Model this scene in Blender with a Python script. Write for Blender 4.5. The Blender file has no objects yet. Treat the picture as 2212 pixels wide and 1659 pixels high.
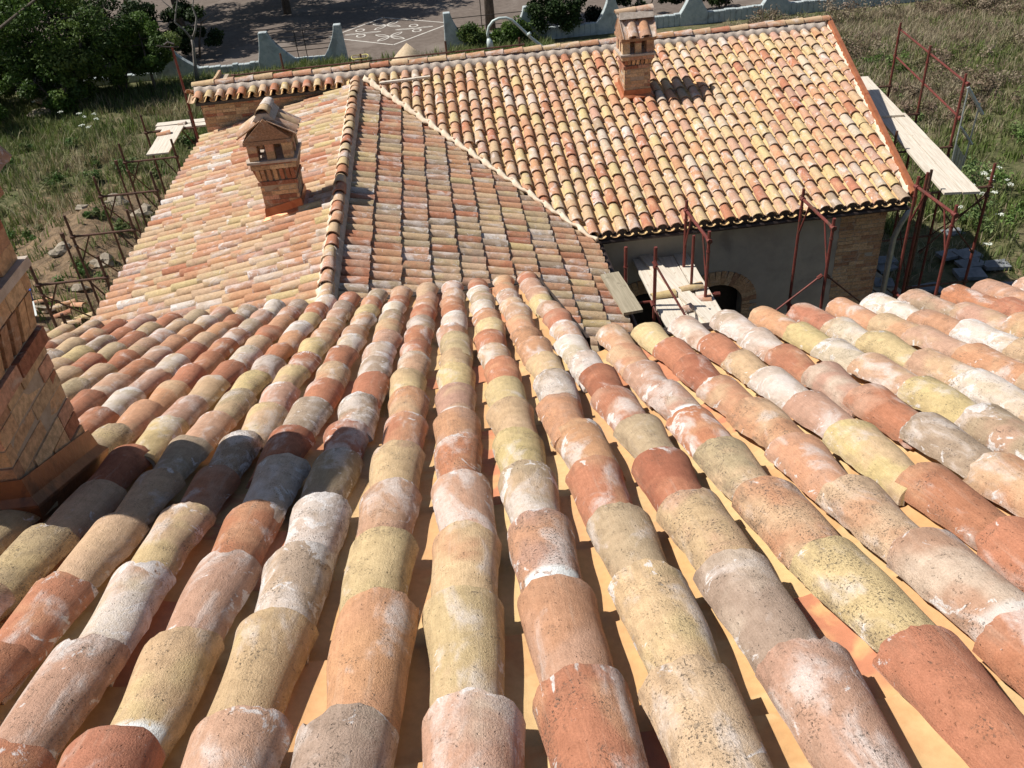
import bpy, bmesh, math, random
import numpy as np
from mathutils import Vector, Matrix
random.seed(7); rng=np.random.default_rng(11)
scene=bpy.context.scene; COL=scene.collection
GZ=-10.0                                   # ground level (the camera is the origin of the measured survey)
# ------------------------------------------------------------------ camera
W2C=Matrix(((0.991931,-0.104067,-0.072406),(0.119157,0.570263,0.812774),(-0.043293,-0.814844,0.578062)))
cam=bpy.data.cameras.new('camera'); camo=bpy.data.objects.new('camera',cam); COL.objects.link(camo)
_q=W2C.transposed().to_quaternion(); _q.normalize()
camo.rotation_mode='QUATERNION'; camo.rotation_quaternion=_q; camo.location=(0,0,0)
cam.sensor_width=36; cam.lens=36*1885/2212; cam.clip_start=0.05; cam.clip_end=900
scene.camera=camo
# ------------------------------------------------------------------ sky and sun
SUN=Vector((1.04,-0.20,-1.36)).normalized()     # direction the light travels
elev=math.asin(-SUN.z); azim=math.atan2(-SUN.x,-SUN.y)
world=bpy.data.worlds.new("World"); scene.world=world; world.use_nodes=True
wn=world.node_tree; bg=wn.nodes['Background']; sky=wn.nodes.new('ShaderNodeTexSky')
sky.sky_type='NISHITA'; sky.sun_disc=False; sky.sun_elevation=elev; sky.sun_rotation=azim
sky.air_density=1.0; sky.dust_density=1.0
wn.links.new(sky.outputs[0],bg.inputs[0]); bg.inputs[1].default_value=0.060
sun=bpy.data.lights.new('sun','SUN'); suno=bpy.data.objects.new('sun',sun); COL.objects.link(suno)
sun.energy=4.8; sun.angle=math.radians(0.55); sun.color=(1.0,0.955,0.88)
suno.rotation_mode='QUATERNION'; suno.rotation_quaternion=SUN.to_track_quat('-Z','Y')
suno.location=(-20,5,25)
scene.view_settings.view_transform='Standard'; scene.view_settings.look='None'
scene.view_settings.exposure=0.25; scene.view_settings.gamma=1
scene.cycles.max_bounces=5; scene.cycles.diffuse_bounces=3

# ------------------------------------------------------------------ helpers
def lin(r,g,b):
    f=lambda c:(c/255/12.92) if c/255<=0.04045 else ((c/255+0.055)/1.055)**2.4
    return (f(r),f(g),f(b))
ORG={}
def meta(o,label=None,cat=None,group=None,kind=None):
    if label:o['label']=label
    if cat:o['category']=cat
    if group:o['group']=group
    if kind:o['kind']=kind
    return o
def thing(name,loc,label,cat,group=None):
    o=bpy.data.objects.new(name,None); COL.objects.link(o); o.location=loc; o.empty_display_size=.2
    ORG[o.name]=np.array(loc,float)
    return meta(o,label,cat,group)
def link_mesh(name,me,parent,mat):
    """me holds world coordinates: rebase on the thing's own origin"""
    o=bpy.data.objects.new(name,me); COL.objects.link(o)
    n=len(me.vertices); co=np.empty(n*3,'f'); me.vertices.foreach_get('co',co); co=co.reshape(-1,3)
    if parent is not None:
        org=ORG[parent.name]; o.parent=parent; ORG[o.name]=org
    else:
        lo=co.min(0);hi=co.max(0); org=np.array([(lo[0]+hi[0])/2,(lo[1]+hi[1])/2,lo[2]]); o.location=org; ORG[o.name]=org
    co=co-org; me.vertices.foreach_set('co',co.astype('f').ravel()); me.update()
    if mat and not me.materials: me.materials.append(mat)
    return o
class MB:
    def __init__(s): s.v=[];s.f=[];s.c=[];s.col=(0.5,0.5,0.5)
    def add(s,vs,fs):
        b=len(s.v); s.v+= [tuple(map(float,p)) for p in vs]; s.f+=[tuple(b+i for i in f) for f in fs]; s.c+=[s.col]*len(vs); return s
    def box(s,c,size,R=None,j=0):
        x,y,z=[q/2 for q in size]; vs=[]
        for a in (-1,1):
            for b in (-1,1):
                for d in (-1,1):
                    p=Vector((a*x,b*y,d*z))
                    if j: p+=Vector((random.uniform(-j,j),random.uniform(-j,j),random.uniform(-j,j)))
                    if R: p=R@p
                    vs.append(Vector(c)+p)
        return s.add(vs,[(0,1,3,2),(4,6,7,5),(0,4,5,1),(2,3,7,6),(0,2,6,4),(1,5,7,3)])
    def box2(s,lo,hi,j=0):
        return s.box([(a+b)/2 for a,b in zip(lo,hi)],[b-a for a,b in zip(lo,hi)],None,j)
    def tube(s,pts,r,n=8,caps=True):
        pts=[Vector(p) for p in pts]; rs=r if isinstance(r,(list,tuple)) else [r]*len(pts)
        b=len(s.v); up=None
        for i,p in enumerate(pts):
            d=((pts[min(i+1,len(pts)-1)]-pts[max(i-1,0)])).normalized()
            if up is None: up=d.orthogonal().normalized()
            else: up=(up-d*up.dot(d)).normalized()
            w=d.cross(up)
            for k in range(n):
                a=2*math.pi*k/n; q=p+(up*math.cos(a)+w*math.sin(a))*rs[i]; s.v.append(tuple(q)); s.c.append(s.col)
        for i in range(len(pts)-1):
            for k in range(n):
                s.f.append((b+i*n+k,b+i*n+(k+1)%n,b+(i+1)*n+(k+1)%n,b+(i+1)*n+k))
        if caps:
            s.f.append(tuple(b+k for k in reversed(range(n)))); s.f.append(tuple(b+(len(pts)-1)*n+k for k in range(n)))
        return s
    def prism(s,poly,a,b,axis):
        """poly 2D outline extruded between a and b along axis 0/1/2"""
        def P(u,v,t):
            return (t,u,v) if axis==0 else (u,t,v) if axis==1 else (u,v,t)
        n=len(poly); vs=[P(u,v,a) for u,v in poly]+[P(u,v,b) for u,v in poly]
        fs=[tuple(range(n))[::-1],tuple(range(n,2*n))]+[(i,(i+1)%n,n+(i+1)%n,n+i) for i in range(n)]
        return s.add(vs,fs)
    def build(s,name,mat,parent=None,smooth=False,bevel=0):
        me=bpy.data.meshes.new(name); me.from_pydata(s.v,[],s.f)
        bm=bmesh.new(); bm.from_mesh(me); bmesh.ops.recalc_face_normals(bm,faces=bm.faces)
        bm.to_mesh(me); bm.free()
        ca=me.attributes.new('tcol','FLOAT_COLOR','POINT'); a=np.ones((len(s.v),4),'f'); a[:,:3]=s.c; ca.data.foreach_set('color',a.ravel())
        if smooth: me.polygons.foreach_set('use_smooth',[True]*len(me.polygons))
        # planar uv in metres
        uv=me.uv_layers.new(name='uv'); vs=s.v
        for p in me.polygons:
            n=p.normal; ax=max(range(3),key=lambda i:abs(n[i]))
            for li in p.loop_indices:
                q=vs[me.loops[li].vertex_index]
                uv.data[li].uv=(q[1],q[2]) if ax==0 else (q[0],q[2]) if ax==1 else (q[0],q[1])
        o=link_mesh(name,me,parent,mat)
        if bevel:
            m=o.modifiers.new('bevel','BEVEL'); m.width=bevel; m.segments=2; m.limit_method='ANGLE'
        return o
def raw_mesh(name,V,F4,mat,parent=None,attrs=None,smooth=False):
    """fast path: numpy verts, faces (n,3) or (n,4)"""
    me=bpy.data.meshes.new(name); V=np.asarray(V,'f'); F4=np.asarray(F4,'i')
    k=F4.shape[1]; me.vertices.add(len(V)); me.vertices.foreach_set('co',V.ravel())
    me.loops.add(F4.size); me.loops.foreach_set('vertex_index',F4.ravel())
    me.polygons.add(len(F4)); me.polygons.foreach_set('loop_start',np.arange(0,F4.size,k,dtype='i')); me.polygons.foreach_set('loop_total',np.full(len(F4),k,'i'))
    me.update(calc_edges=True)
    for n,(typ,arr) in (attrs or {}).items():
        a=me.attributes.new(n,typ,'POINT')
        if typ=='FLOAT_COLOR':
            q=np.ones((len(V),4),'f'); q[:,:3]=arr; a.data.foreach_set('color',q.ravel())
        elif typ=='FLOAT_VECTOR': a.data.foreach_set('vector',np.asarray(arr,'f').ravel())
        else: a.data.foreach_set('value',np.asarray(arr,'f').ravel())
    if smooth: me.polygons.foreach_set('use_smooth',[True]*len(F4))
    return link_mesh(name,me,parent,mat) if mat is not False else me

# ------------------------------------------------------------------ materials
class NT:
    def __init__(s,name,rough=.85,metal=0):
        s.m=bpy.data.materials.new(name); s.m.use_nodes=True; s.t=s.m.node_tree; s.b=s.t.nodes['Principled BSDF']
        s.b.inputs['Roughness'].default_value=rough; s.b.inputs['Metallic'].default_value=metal
        try: s.b.inputs['Specular IOR Level'].default_value=.3
        except Exception: pass
    def n(s,typ,**kw):
        q=s.t.nodes.new(typ)
        for k,v in kw.items():
            if hasattr(q,k): setattr(q,k,v)
            else: q.inputs[k.replace('_',' ')].default_value=v
        return q
    def l(s,a,b): s.t.links.new(a,b)
    def attr(s,name): return s.n('ShaderNodeAttribute',attribute_name=name)
    def coords(s,kind='Object',scale=(1,1,1)):
        c=s.n('ShaderNodeTexCoord'); m=s.n('ShaderNodeMapping'); m.inputs['Scale'].default_value=scale; s.l(c.outputs[kind],m.inputs[0]); return m.outputs[0]
    def mapv(s,vec,scale):
        m=s.n('ShaderNodeMapping'); m.inputs['Scale'].default_value=scale; s.l(vec,m.inputs[0]); return m.outputs[0]
    def noise(s,vec,scale,detail=4,rough=.55,dist=0):
        q=s.n('ShaderNodeTexNoise'); q.inputs['Scale'].default_value=scale;q.inputs['Detail'].default_value=detail
        q.inputs['Roughness'].default_value=rough;q.inputs['Distortion'].default_value=dist
        if vec is not None: s.l(vec,q.inputs['Vector'])
        return q.outputs['Fac']
    def ramp(s,fac,a,b,lo=0.,hi=1.):
        q=s.n('ShaderNodeMapRange'); q.inputs['From Min'].default_value=a;q.inputs['From Max'].default_value=b
        q.inputs['To Min'].default_value=lo;q.inputs['To Max'].default_value=hi; q.interpolation_type='SMOOTHSTEP' if a<b else 'LINEAR'
        s.l(fac,q.inputs['Value']); return q.outputs[0]
    def math(s,op,a,b=None,clamp=False):
        q=s.n('ShaderNodeMath',operation=op); q.use_clamp=clamp
        for i,x in enumerate((a,b)):
            if x is None: continue
            if isinstance(x,(int,float)): q.inputs[i].default_value=x
            else: s.l(x,q.inputs[i])
        return q.outputs[0]
    def mix(s,fac,a,b,mode='MIX'):
        q=s.n('ShaderNodeMix',data_type='RGBA',blend_type=mode)
        for i,x in ((0,fac),(6,a),(7,b)):
            if isinstance(x,(int,float)): q.inputs[i].default_value=x
            elif isinstance(x,(tuple,list)): q.inputs[i].default_value=(*x[:3],1)
            else: s.l(x,q.inputs[i])
        return q.outputs[2]
    def base(s,c):
        if isinstance(c,(tuple,list)): s.b.inputs['Base Color'].default_value=(*c[:3],1)
        else: s.l(c,s.b.inputs['Base Color'])
    def bump(s,h,dist=.003,strength=1.):
        q=s.n('ShaderNodeBump'); q.inputs['Distance'].default_value=dist;q.inputs['Strength'].default_value=strength
        s.l(h,q.inputs['Height']); s.l(q.outputs[0],s.b.inputs['Normal'])

def mat_tile():
    t=NT('old_terracotta',.92)
    uv=t.attr('tuv').outputs['Vector']; c1=t.attr('tcol').outputs['Color']; c2=t.attr('tcol2').outputs['Color']
    par=t.n('ShaderNodeSeparateXYZ'); t.l(t.attr('tpar').outputs['Vector'],par.inputs[0])
    loc=t.n('ShaderNodeSeparateXYZ'); t.l(t.attr('tloc').outputs['Vector'],loc.inputs[0])
    # two-tone firing
    big=t.noise(uv,4.5,3,.5,.3)
    col=t.mix(t.math('MULTIPLY',t.ramp(big,.46,.64),.8),c1,c2)
    # mottling
    mot=t.noise(uv,28,5,.65)
    col=t.mix(1.0,col,t.mix(t.ramp(mot,.25,.75),(.84,.82,.80),(1.10,1.10,1.10)),'MULTIPLY')
    # wiping streaks along the tile
    st=t.noise(t.mapv(uv,(170,7,1)),1,4,.65); st2=t.noise(t.mapv(uv,(34,3.2,1)),1,4,.65)
    col=t.mix(.5,col,t.mix(t.ramp(st,.3,.7),(.82,.80,.78),(1.07,1.07,1.07)),'MULTIPLY')
    col=t.mix(t.math('MULTIPLY',t.ramp(st2,.55,.72),.22),col,(.58,.47,.38))
    # pale lime bloom
    ef=t.noise(t.mapv(uv,(1,.6,1)),7,6,.60,.5); thr=t.math('ADD',ef,t.math('MULTIPLY',par.outputs[0],.17))
    m=t.math('MULTIPLY',t.ramp(thr,.56,.72),t.ramp(t.noise(uv,60,4,.7),.25,.65,.5,1.0))
    col=t.mix(t.math('MULTIPLY',m,.72),col,(.74,.665,.62))
    # crisp lime crust, mostly on flanks and lips
    cr=t.math('ADD',t.noise(uv,11,7,.68,.9),t.math('MULTIPLY',par.outputs[0],.16)); cr=t.math('ADD',cr,t.math('MULTIPLY',t.math('MAXIMUM',t.ramp(t.math('ABSOLUTE',loc.outputs[1]),.5,1.4),t.ramp(loc.outputs[0],.36,.45)),.09))
    mc=t.math('MULTIPLY',t.ramp(cr,.715,.75),t.ramp(t.noise(uv,90,3,.7),.28,.5,.55,1.0)); col=t.mix(t.math('MULTIPLY',mc,.85),col,(.78,.735,.71))
    # granular sand-like surface
    gr=t.noise(uv,210,3,.75); col=t.mix(.8,col,t.mix(t.ramp(gr,.28,.72),(.80,.78,.76),(1.13,1.13,1.13)),'MULTIPLY')
    # run-off grime on the flanks and along the exposed lip
    fl=t.ramp(t.math('ABSOLUTE',loc.outputs[1]),.45,1.5); lip=t.math('MULTIPLY',t.ramp(loc.outputs[0],.33,.45),.8)
    gm=t.math('MULTIPLY',t.math('MAXIMUM',fl,lip),t.ramp(t.noise(t.mapv(uv,(1,.35,1)),30,6,.72,.3),.42,.68))
    gm=t.math('MULTIPLY',gm,t.math('ADD',.35,t.math('MULTIPLY',par.outputs[1],.55)))
    col=t.mix(gm,col,(.17,.12,.085))
    # lichen specks
    sp=t.noise(uv,150,3,.6); sm=t.noise(uv,13,4,.6)
    sp2=t.noise(uv,330,2,.6)
    s=t.math('MULTIPLY',t.math('MAXIMUM',t.ramp(sp,.575,.63),t.math('MULTIPLY',t.ramp(sp2,.60,.66),.6)),t.ramp(t.math('ADD',sm,t.math('MULTIPLY',par.outputs[1],.24)),.54,.74))
    col=t.mix(t.math('MULTIPLY',s,.85),col,(.13,.10,.075))
    # larger soft grey-black lichen patches
    l2=t.noise(uv,42,5,.7); s2=t.math('MULTIPLY',t.ramp(l2,.56,.66),t.ramp(t.math('ADD',sm,t.math('MULTIPLY',par.outputs[1],.24)),.60,.72))
    col=t.mix(t.math('MULTIPLY',s2,.6),col,(.13,.11,.09))
    # paint / lime band where a tile slips under the one above
    bd=t.math('MULTIPLY',t.ramp(loc.outputs[0],.165,.145),par.outputs[2])
    bd=t.math('MULTIPLY',bd,t.ramp(t.noise(uv,22,4,.6),.36,.42))
    bd=t.math('MULTIPLY',bd,t.ramp(t.math('ABSOLUTE',loc.outputs[1]),1.05,.95))
    col=t.mix(bd,col,(.80,.80,.77))
    t.base(col)
    h=t.math('ADD',t.math('MULTIPLY',st,.22),t.math('MULTIPLY',gr,.75)); h=t.math('SUBTRACT',h,t.math('MULTIPLY',t.ramp(t.noise(uv,75,2,.5),.66,.74),.9))
    h=t.math('ADD',h,t.math('MULTIPLY',mot,.9)); h=t.math('SUBTRACT',h,t.math('MULTIPLY',s,.4)); h=t.math('ADD',h,t.math('MULTIPLY',m,.35))
    t.bump(h,.0045,.9)
    return t.m
def mat_brick():
    t=NT('hand_made_brick',.95); o=t.coords('Object'); c1=t.attr('tcol').outputs['Color']
    n=t.noise(o,38,5,.65); col=t.mix(1.,c1,t.mix(t.ramp(n,.25,.75),(.62,.60,.58),(1.22,1.2,1.18)),'MULTIPLY')
    e=t.noise(o,9,6,.65,.8); col=t.mix(t.math('MULTIPLY',t.ramp(e,.56,.66),.55),col,(.50,.42,.34))
    t.base(col); t.bump(t.math('ADD',n,t.noise(o,140,3,.7)),.006,.8); return t.m
def mat_noise(name,a,b,scale=8,rough=.9,metal=0,bumpd=.003,c=None,cs=3,stretch=(1,1,1),bscale=None,kind='Object'):
    t=NT(name,rough,metal); o=t.coords(kind,stretch); n=t.noise(o,scale,6,.65,.3)
    col=t.mix(t.ramp(n,.3,.7),a,b)
    if c: col=t.mix(t.ramp(t.noise(o,cs,5,.6,.6),.52,.66),col,c)
    t.base(col)
    if bumpd: t.bump(t.noise(o,bscale or scale*4,4,.7),bumpd,.8)
    return t.m
M={}
def mat_pan():
    t=NT('new_channel_tile',.7); uv=t.attr('tuv').outputs['Vector']; c=t.attr('tcol').outputs['Color']; c2=t.attr('tcol2').outputs['Color']
    col=t.mix(t.ramp(t.noise(uv,9,3,.5,.6),.42,.62),c,c2); col=t.mix(1.,col,t.mix(t.ramp(t.noise(uv,45,4,.6),.3,.7),(.93,.92,.91),(1.04,1.04,1.04)),'MULTIPLY')
    t.base(col); t.bump(t.noise(uv,300,3,.6),.0008,.6); return t.m
M['pan']=mat_pan(); M['tile']=mat_tile(); M['brick']=mat_brick()
M['mortar']=mat_noise('lime_mortar',(.40,.33,.27),(.56,.48,.41),14,.95,0,.006)
M['mortar_pale']=mat_noise('pale_lime_mortar',(.62,.50,.37),(.76,.64,.50),12,.95,0,.006)
M['joint']=mat_noise('brick_joint_mortar',(.36,.28,.20),(.47,.38,.29),20,.95,0,.003)
M['deck']=mat_noise('roof_underlay',(.05,.045,.04),(.09,.08,.07),12,.9,0,0)
M['copper']=mat_noise('new_copper',(.40,.14,.065),(.52,.20,.095),9,.42,.35,.001,(.36,.11,.05),4)
M['copper_shade']=mat_noise('shade_toned_copper',(.20,.085,.045),(.30,.125,.06),9,.5,.4,.003,(.12,.06,.04),5)  # darker copy of the copper: the skirt's shade is in its colour
M['gutter']=mat_noise('dark_gutter',(.045,.032,.028),(.075,.055,.048),6,.5,.2,0)
M['rust']=mat_noise('red_oxide_paint',(.135,.034,.028),(.20,.055,.042),10,.55,.1,.001,(.10,.05,.035),7)
M['rust2']=mat_noise('rusty_steel',(.09,.045,.032),(.15,.075,.05),14,.7,.2,.001,(.05,.03,.022),6)
M['galv']=mat_noise('galvanised_steel',(.34,.38,.38),(.50,.54,.53),10,.45,.5,0)
M['plank']=None
def mat_wood(name,a,b,dark):
    t=NT(name,.9); uv=t.coords('UV',(1,1,1)); obj=t.coords('Object')
    g=t.noise(t.attr('tloc').outputs['Vector'],1,5,.65,.4)
    col=t.mix(t.ramp(g,.3,.7),a,b); col=t.mix(t.math('MULTIPLY',t.ramp(t.noise(obj,7,5,.7,.5),.58,.7),.6),col,dark)
    t.base(col); t.bump(g,.002,.7); return t.m
M['plank']=mat_wood('weathered_board',(.55,.48,.39),(.74,.67,.57),(.36,.28,.19))
M['plank_old']=mat_wood('old_grey_board',(.27,.23,.16),(.42,.36,.26),(.12,.10,.07))
M['plaster']=mat_noise('grey_render',(.36,.325,.27),(.46,.42,.35),2.2,.95,0,.003,(.28,.255,.22),.9,bscale=30)
M['white']=mat_noise('rough_blue_white_render',(.36,.42,.43),(.50,.54,.54),5,.95,0,.03,(.30,.33,.33),1.5,bscale=16)
M['asphalt']=mat_noise('worn_asphalt',(.125,.098,.08),(.175,.14,.117),3.5,.95,0,.004,(.20,.165,.14),.35,bscale=60)
M['chalk']=mat_noise('white_road_paint',(.50,.47,.42),(.66,.62,.57),6,.9,0,0)
M['iron']=mat_noise('dark_iron',(.025,.022,.02),(.05,.04,.035),10,.6,.3,0)
M['sand']=mat_noise('building_sand',(.50,.38,.25),(.62,.49,.34),9,.95,0,.02,bscale=30)
M['rock']=mat_noise('pale_rubble',(.26,.215,.16),(.42,.36,.28),5,.95,0,.03,(.16,.13,.09),3,bscale=12)
M['bark']=mat_noise('bark',(.10,.08,.06),(.20,.16,.13),14,.95,0,.01,stretch=(1,1,.3))
M['barepale']=mat_noise('pale_bark',(.20,.18,.16),(.34,.31,.28),14,.95,0,.004)
M['lamp']=mat_noise('grey_lamp_paint',(.46,.54,.52),(.58,.65,.62),6,.5,.1,0)
M['yellow']=mat_noise('yellow_hose',(.60,.52,.16),(.70,.62,.22),6,.5,0,0)
M['blue']=mat_noise('blue_plastic',(.015,.08,.50),(.02,.12,.62),6,.45,0,0)
M['board_white']=mat_noise('white_board',(.62,.66,.64),(.74,.77,.75),4,.8,0,0)
M['slab']=mat_noise('grey_slab',(.16,.17,.18),(.25,.26,.27),5,.9,0,.01)
M['flower']=mat_noise('white_umbel',(.70,.74,.62),(.82,.84,.76),20,.9,0,0)
def mat_leaf(name):
    t=NT(name,.6); c=t.attr('tcol').outputs['Color']; t.base(c)
    try:
        t.b.inputs['Transmission Weight'].default_value=0
    except Exception: pass
    tr=t.n('ShaderNodeBsdfTranslucent'); t.l(c,tr.inputs['Color']); mx=t.n('ShaderNodeMixShader'); mx.inputs[0].default_value=.28
    out=t.t.nodes['Material Output']; t.l(t.b.outputs[0],mx.inputs[1]); t.l(tr.outputs[0],mx.inputs[2]); t.l(mx.outputs[0],out.inputs['Surface'])
    return t.m
M['leaf']=mat_leaf('leaves')
def mat_ground():
    t=NT('field_soil',.97); o=t.coords('Object')
    dirt=t.attr('dirt').outputs['Fac']
    n=t.noise(o,.55,6,.62,.4); n2=t.noise(o,3.2,6,.7,.3); n3=t.noise(o,18,4,.7)
    soil=t.mix(t.ramp(n2,.35,.65),(.11,.075,.045),(.27,.18,.105)); soil=t.mix(t.math('MULTIPLY',t.ramp(n3,.5,.66),.5),soil,(.36,.28,.19))
    grass=t.mix(t.ramp(n2,.35,.65),(.075,.085,.03),(.16,.15,.07)); grass=t.mix(t.math('MULTIPLY',t.ramp(n,.5,.62),.6),grass,(.21,.165,.10))
    f=t.math('ADD',dirt,t.math('MULTIPLY',t.math('SUBTRACT',n2,.5),1.3)); f=t.math('ADD',f,t.math('MULTIPLY',t.math('SUBTRACT',n3,.5),.6))
    t.base(t.mix(t.ramp(f,.35,.62),grass,soil)); t.bump(t.math('ADD',n2,n3),.06,.9); return t.m
M['ground']=mat_ground()

# ------------------------------------------------------------------ roof tile geometry
PAL={'T':(209,136,97),'D':(192,116,80),'O':(224,164,120),'P':(216,168,138),'C':(228,191,148),'Y':(230,202,142),'W':(228,206,182),'G':(194,168,140),'K':(210,184,142),'L':(236,194,128),'A':(234,178,112),'Q':(222,142,96)}
def _pal(v):
    c=np.array(lin(*v)); g=c@np.array([.3,.5,.2]); return (c*.85+g*.15)*.84
PAL={k:_pal(v) for k,v in PAL.items()}
def pick(w): return random.choices(list(w.keys()),list(w.values()))[0]
class Tiles:
    def __init__(s,nseg,nlen,amp=0.0,rag=0.0):
        s.ns=nseg;s.nl=nlen;s.amp=amp;s.rag=rag;s.V=[];s.A=[];s.A2=[];s.P=[];s.L=[];s.U=[];s.n=0
        # template faces
        N=nseg+1;K=nlen+1;F=[]
        o=lambda i,j:i*N+j
        q=lambda i,j:N*K+i*N+j
        for i in range(nlen):
            for j in range(nseg):
                F.append((o(i,j),o(i,j+1),o(i+1,j+1),o(i+1,j))); F.append((q(i,j),q(i+1,j),q(i+1,j+1),q(i,j+1)))
        for j in range(nseg):
            F.append((o(0,j),q(0,j),q(0,j+1),o(0,j+1))); F.append((o(nlen,j),o(nlen,j+1),q(nlen,j+1),q(nlen,j)))
        for i in range(nlen):
            F.append((o(i,0),o(i+1,0),q(i+1,0),q(i,0))); F.append((o(i,nseg),q(i,nseg),q(i+1,nseg),o(i+1,nseg)))
        s.F=np.array(F)
    def add(s,head,d,n,L=.44,r0=.071,r1=.0875,h=.86,th=.014,col='C',col2=None,eff=None,lich=None,band=0,invert=False,tilt=.02,yaw=None,roll=None,A=86,jit=1.0,u0=0.):
        """head: world point of the crest at the wide (downslope) end; d unit downslope; n unit normal"""
        d=np.array(d,float);n=np.array(n,float);a=np.cross(d,n)
        N=s.ns+1;K=s.nl+1
        th_=np.radians(np.linspace(-A,A,N));S=np.linspace(0,1,K)
        TT,SS=np.meshgrid(th_,S)
        r=(r0+(r1-r0)*SS**random.uniform(.7,1.5))*(1+random.uniform(-.03,.03)*jit)
        dr=np.zeros_like(r)
        if s.amp:
            for _ in range(3):
                k1=random.choice([1,2,2,3]);k2=random.uniform(.5,1.6)
                dr+=s.amp*.6*np.sin(k1*TT+random.uniform(0,6.28))*np.sin(2*math.pi*k2*SS+random.uniform(0,6.28))
        u=SS*L
        if s.rag:
            e=sum(np.sin(TT*random.uniform(2,9)+random.uniform(0,6.28))*s.rag*.4 for _ in range(3))+rng.normal(0,s.rag*.35,TT.shape)
            e=e+TT*random.gauss(0,s.rag*.9)+np.where(np.abs(TT-random.uniform(-1.4,1.4))<.22,-s.rag*random.choice([0,0,1.2,2.2]),0)
            u=u+e*np.clip((SS-.9)*10,0,1)
        asym=random.uniform(-.05,.05)*jit
        out=[]
        for rr in (r+dr,r+dr-th):
            v=rr*np.sin(TT)*(1+asym*np.sin(TT)); w=rr*h*np.cos(TT)
            if s.rag:
                edge=np.clip((np.abs(TT)-1.25)/.25,0,1); w=w-edge*rng.normal(0,.0025,TT.shape)*1.0
            out.append((u,v,w))
        yaw=random.gauss(0,.017)*jit if yaw is None else yaw; roll=random.gauss(0,.03)*jit if roll is None else roll
        tl=tilt+random.gauss(0,.006)*jit
        V=[]
        for (uu,vv,ww) in out:
            uu=uu-L
            if invert: ww=-ww
            else: ww=ww-r1*h
            # tilt lifts the wide end: narrow end lower
            ww=ww+uu*tl
            c,si=math.cos(roll),math.sin(roll); vv,ww=vv*c-ww*si,vv*si+ww*c
            c,si=math.cos(yaw),math.sin(yaw); uu,vv=uu*c-vv*si,uu*si+vv*c
            V.append(np.asarray(head)+uu.ravel()[:,None]*d+vv.ravel()[:,None]*a+ww.ravel()[:,None]*n)
        V=np.concatenate(V); s.V.append(V); m=len(V)
        if col in PAL: c1=PAL[col]*random.uniform(.90,1.07)*np.array([1,random.uniform(.97,1.03),random.uniform(.94,1.06)])
        else: c1=np.array(col)
        c2=c1*1.0
        k2=col2 if col2 else (random.choice({'T':'TOP','D':'TT','O':'OPCC','P':'POCW','C':'CCPOY','Y':'YYC','W':'WPCG','G':'GPCW','K':'KCY','L':'LLA','A':'AAL','Q':'QA'}[col]) if col in PAL else None)
        if k2: c2=PAL[k2]*random.uniform(.92,1.06)
        s.A.append(np.tile(c1,(m,1))); s.A2.append(np.tile(c2,(m,1)))
        eff=max(0,random.gauss({'W':.75,'P':.45,'G':.5}.get(col,.12),.22)) if eff is None else eff
        lich=max(0,random.gauss({'K':.38,'G':.32,'Y':.25}.get(col,.17),.26)) if lich is None else lich
        s.P.append(np.tile([min(eff,1.1),min(lich,1.2),band],(m,1)))
        ll=np.stack([np.concatenate([(SS*L).ravel()]*2),np.concatenate([TT.ravel()]*2),np.full(m,random.random())],1); s.L.append(ll)
        off=np.array([random.uniform(0,60),random.uniform(0,60),0])
        # noise domain: x around, y along, z thickness side
        uvw=np.stack([np.concatenate([(TT*r1).ravel()]*2),np.concatenate([(SS*L).ravel()]*2),np.concatenate([np.zeros(N*K),np.full(N*K,.2)])],1)+off
        s.U.append(uvw); s.n+=1
    def build(s,name,parent,label=None,clips=(),mat=None):
        V=np.concatenate(s.V); m=len(s.V[0]); F=np.concatenate([s.F+i*m for i in range(s.n)])
        me=raw_mesh(name,V,F,False,None,{'tcol':('FLOAT_COLOR',np.concatenate(s.A)),'tcol2':('FLOAT_COLOR',np.concatenate(s.A2)),'tpar':('FLOAT_VECTOR',np.concatenate(s.P)),
            'tloc':('FLOAT_VECTOR',np.concatenate(s.L)),'tuv':('FLOAT_VECTOR',np.concatenate(s.U))})
        me.polygons.foreach_set('use_smooth',[True]*len(me.polygons))
        if clips:
            bm=bmesh.new(); bm.from_mesh(me)
            for co,no in clips:
                bmesh.ops.bisect_plane(bm,geom=bm.verts[:]+bm.edges[:]+bm.faces[:],plane_co=co,plane_no=no,clear_outer=True)
            bm.to_mesh(me); bm.free()
        # hard rims
        me.update()
        bm=bmesh.new(); bm.from_mesh(me)
        for e in bm.edges:
            if len(e.link_faces)==2 and e.calc_face_angle(0)>math.radians(50): e.smooth=False
        bm.to_mesh(me); bm.free()
        o=link_mesh(name,me,parent,mat or M['tile'])
        if label:o['label']=label
        return o
def norm(v): v=np.array(v,float); return v/np.linalg.norm(v)
PITCH=.21

# ================================================================== GROUND
def ground_h(x,y):
    h=.10*np.sin(x*.5+1)*np.cos(y*.37)+.06*np.sin(x*1.3+y*.9)
    h+= .9*np.exp(-((x+9.3)**2/4.5+(y-23.2)**2/9))         # spoil heap by the left scaffold
    h+= .35*np.exp(-((x+9.8)**2/2.0+(y-17.5)**2/6))
    h+= .5*np.exp(-((x-22)**2/40+(y-31)**2/30))
    flat=np.clip((np.abs(x-1)-8)/3,0,1)                     # level round the house
    flat=np.where(y>27,1,flat)
    h=h*flat
    h=h*np.clip((38.6-y)/1.5,0,1)
    return h-.0
xs=np.concatenate([[-400,-200,-100,-60,-45],np.arange(-36,44,.33),[50,70,120,220,400]])
ys=np.concatenate([[-200,-80,-30,-10,0,4],np.arange(6,42,.33),[44,50,60,80,120,200,400]])
XX,YY=np.meshgrid(xs,ys); ZZ=ground_h(XX,YY)+GZ
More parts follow.
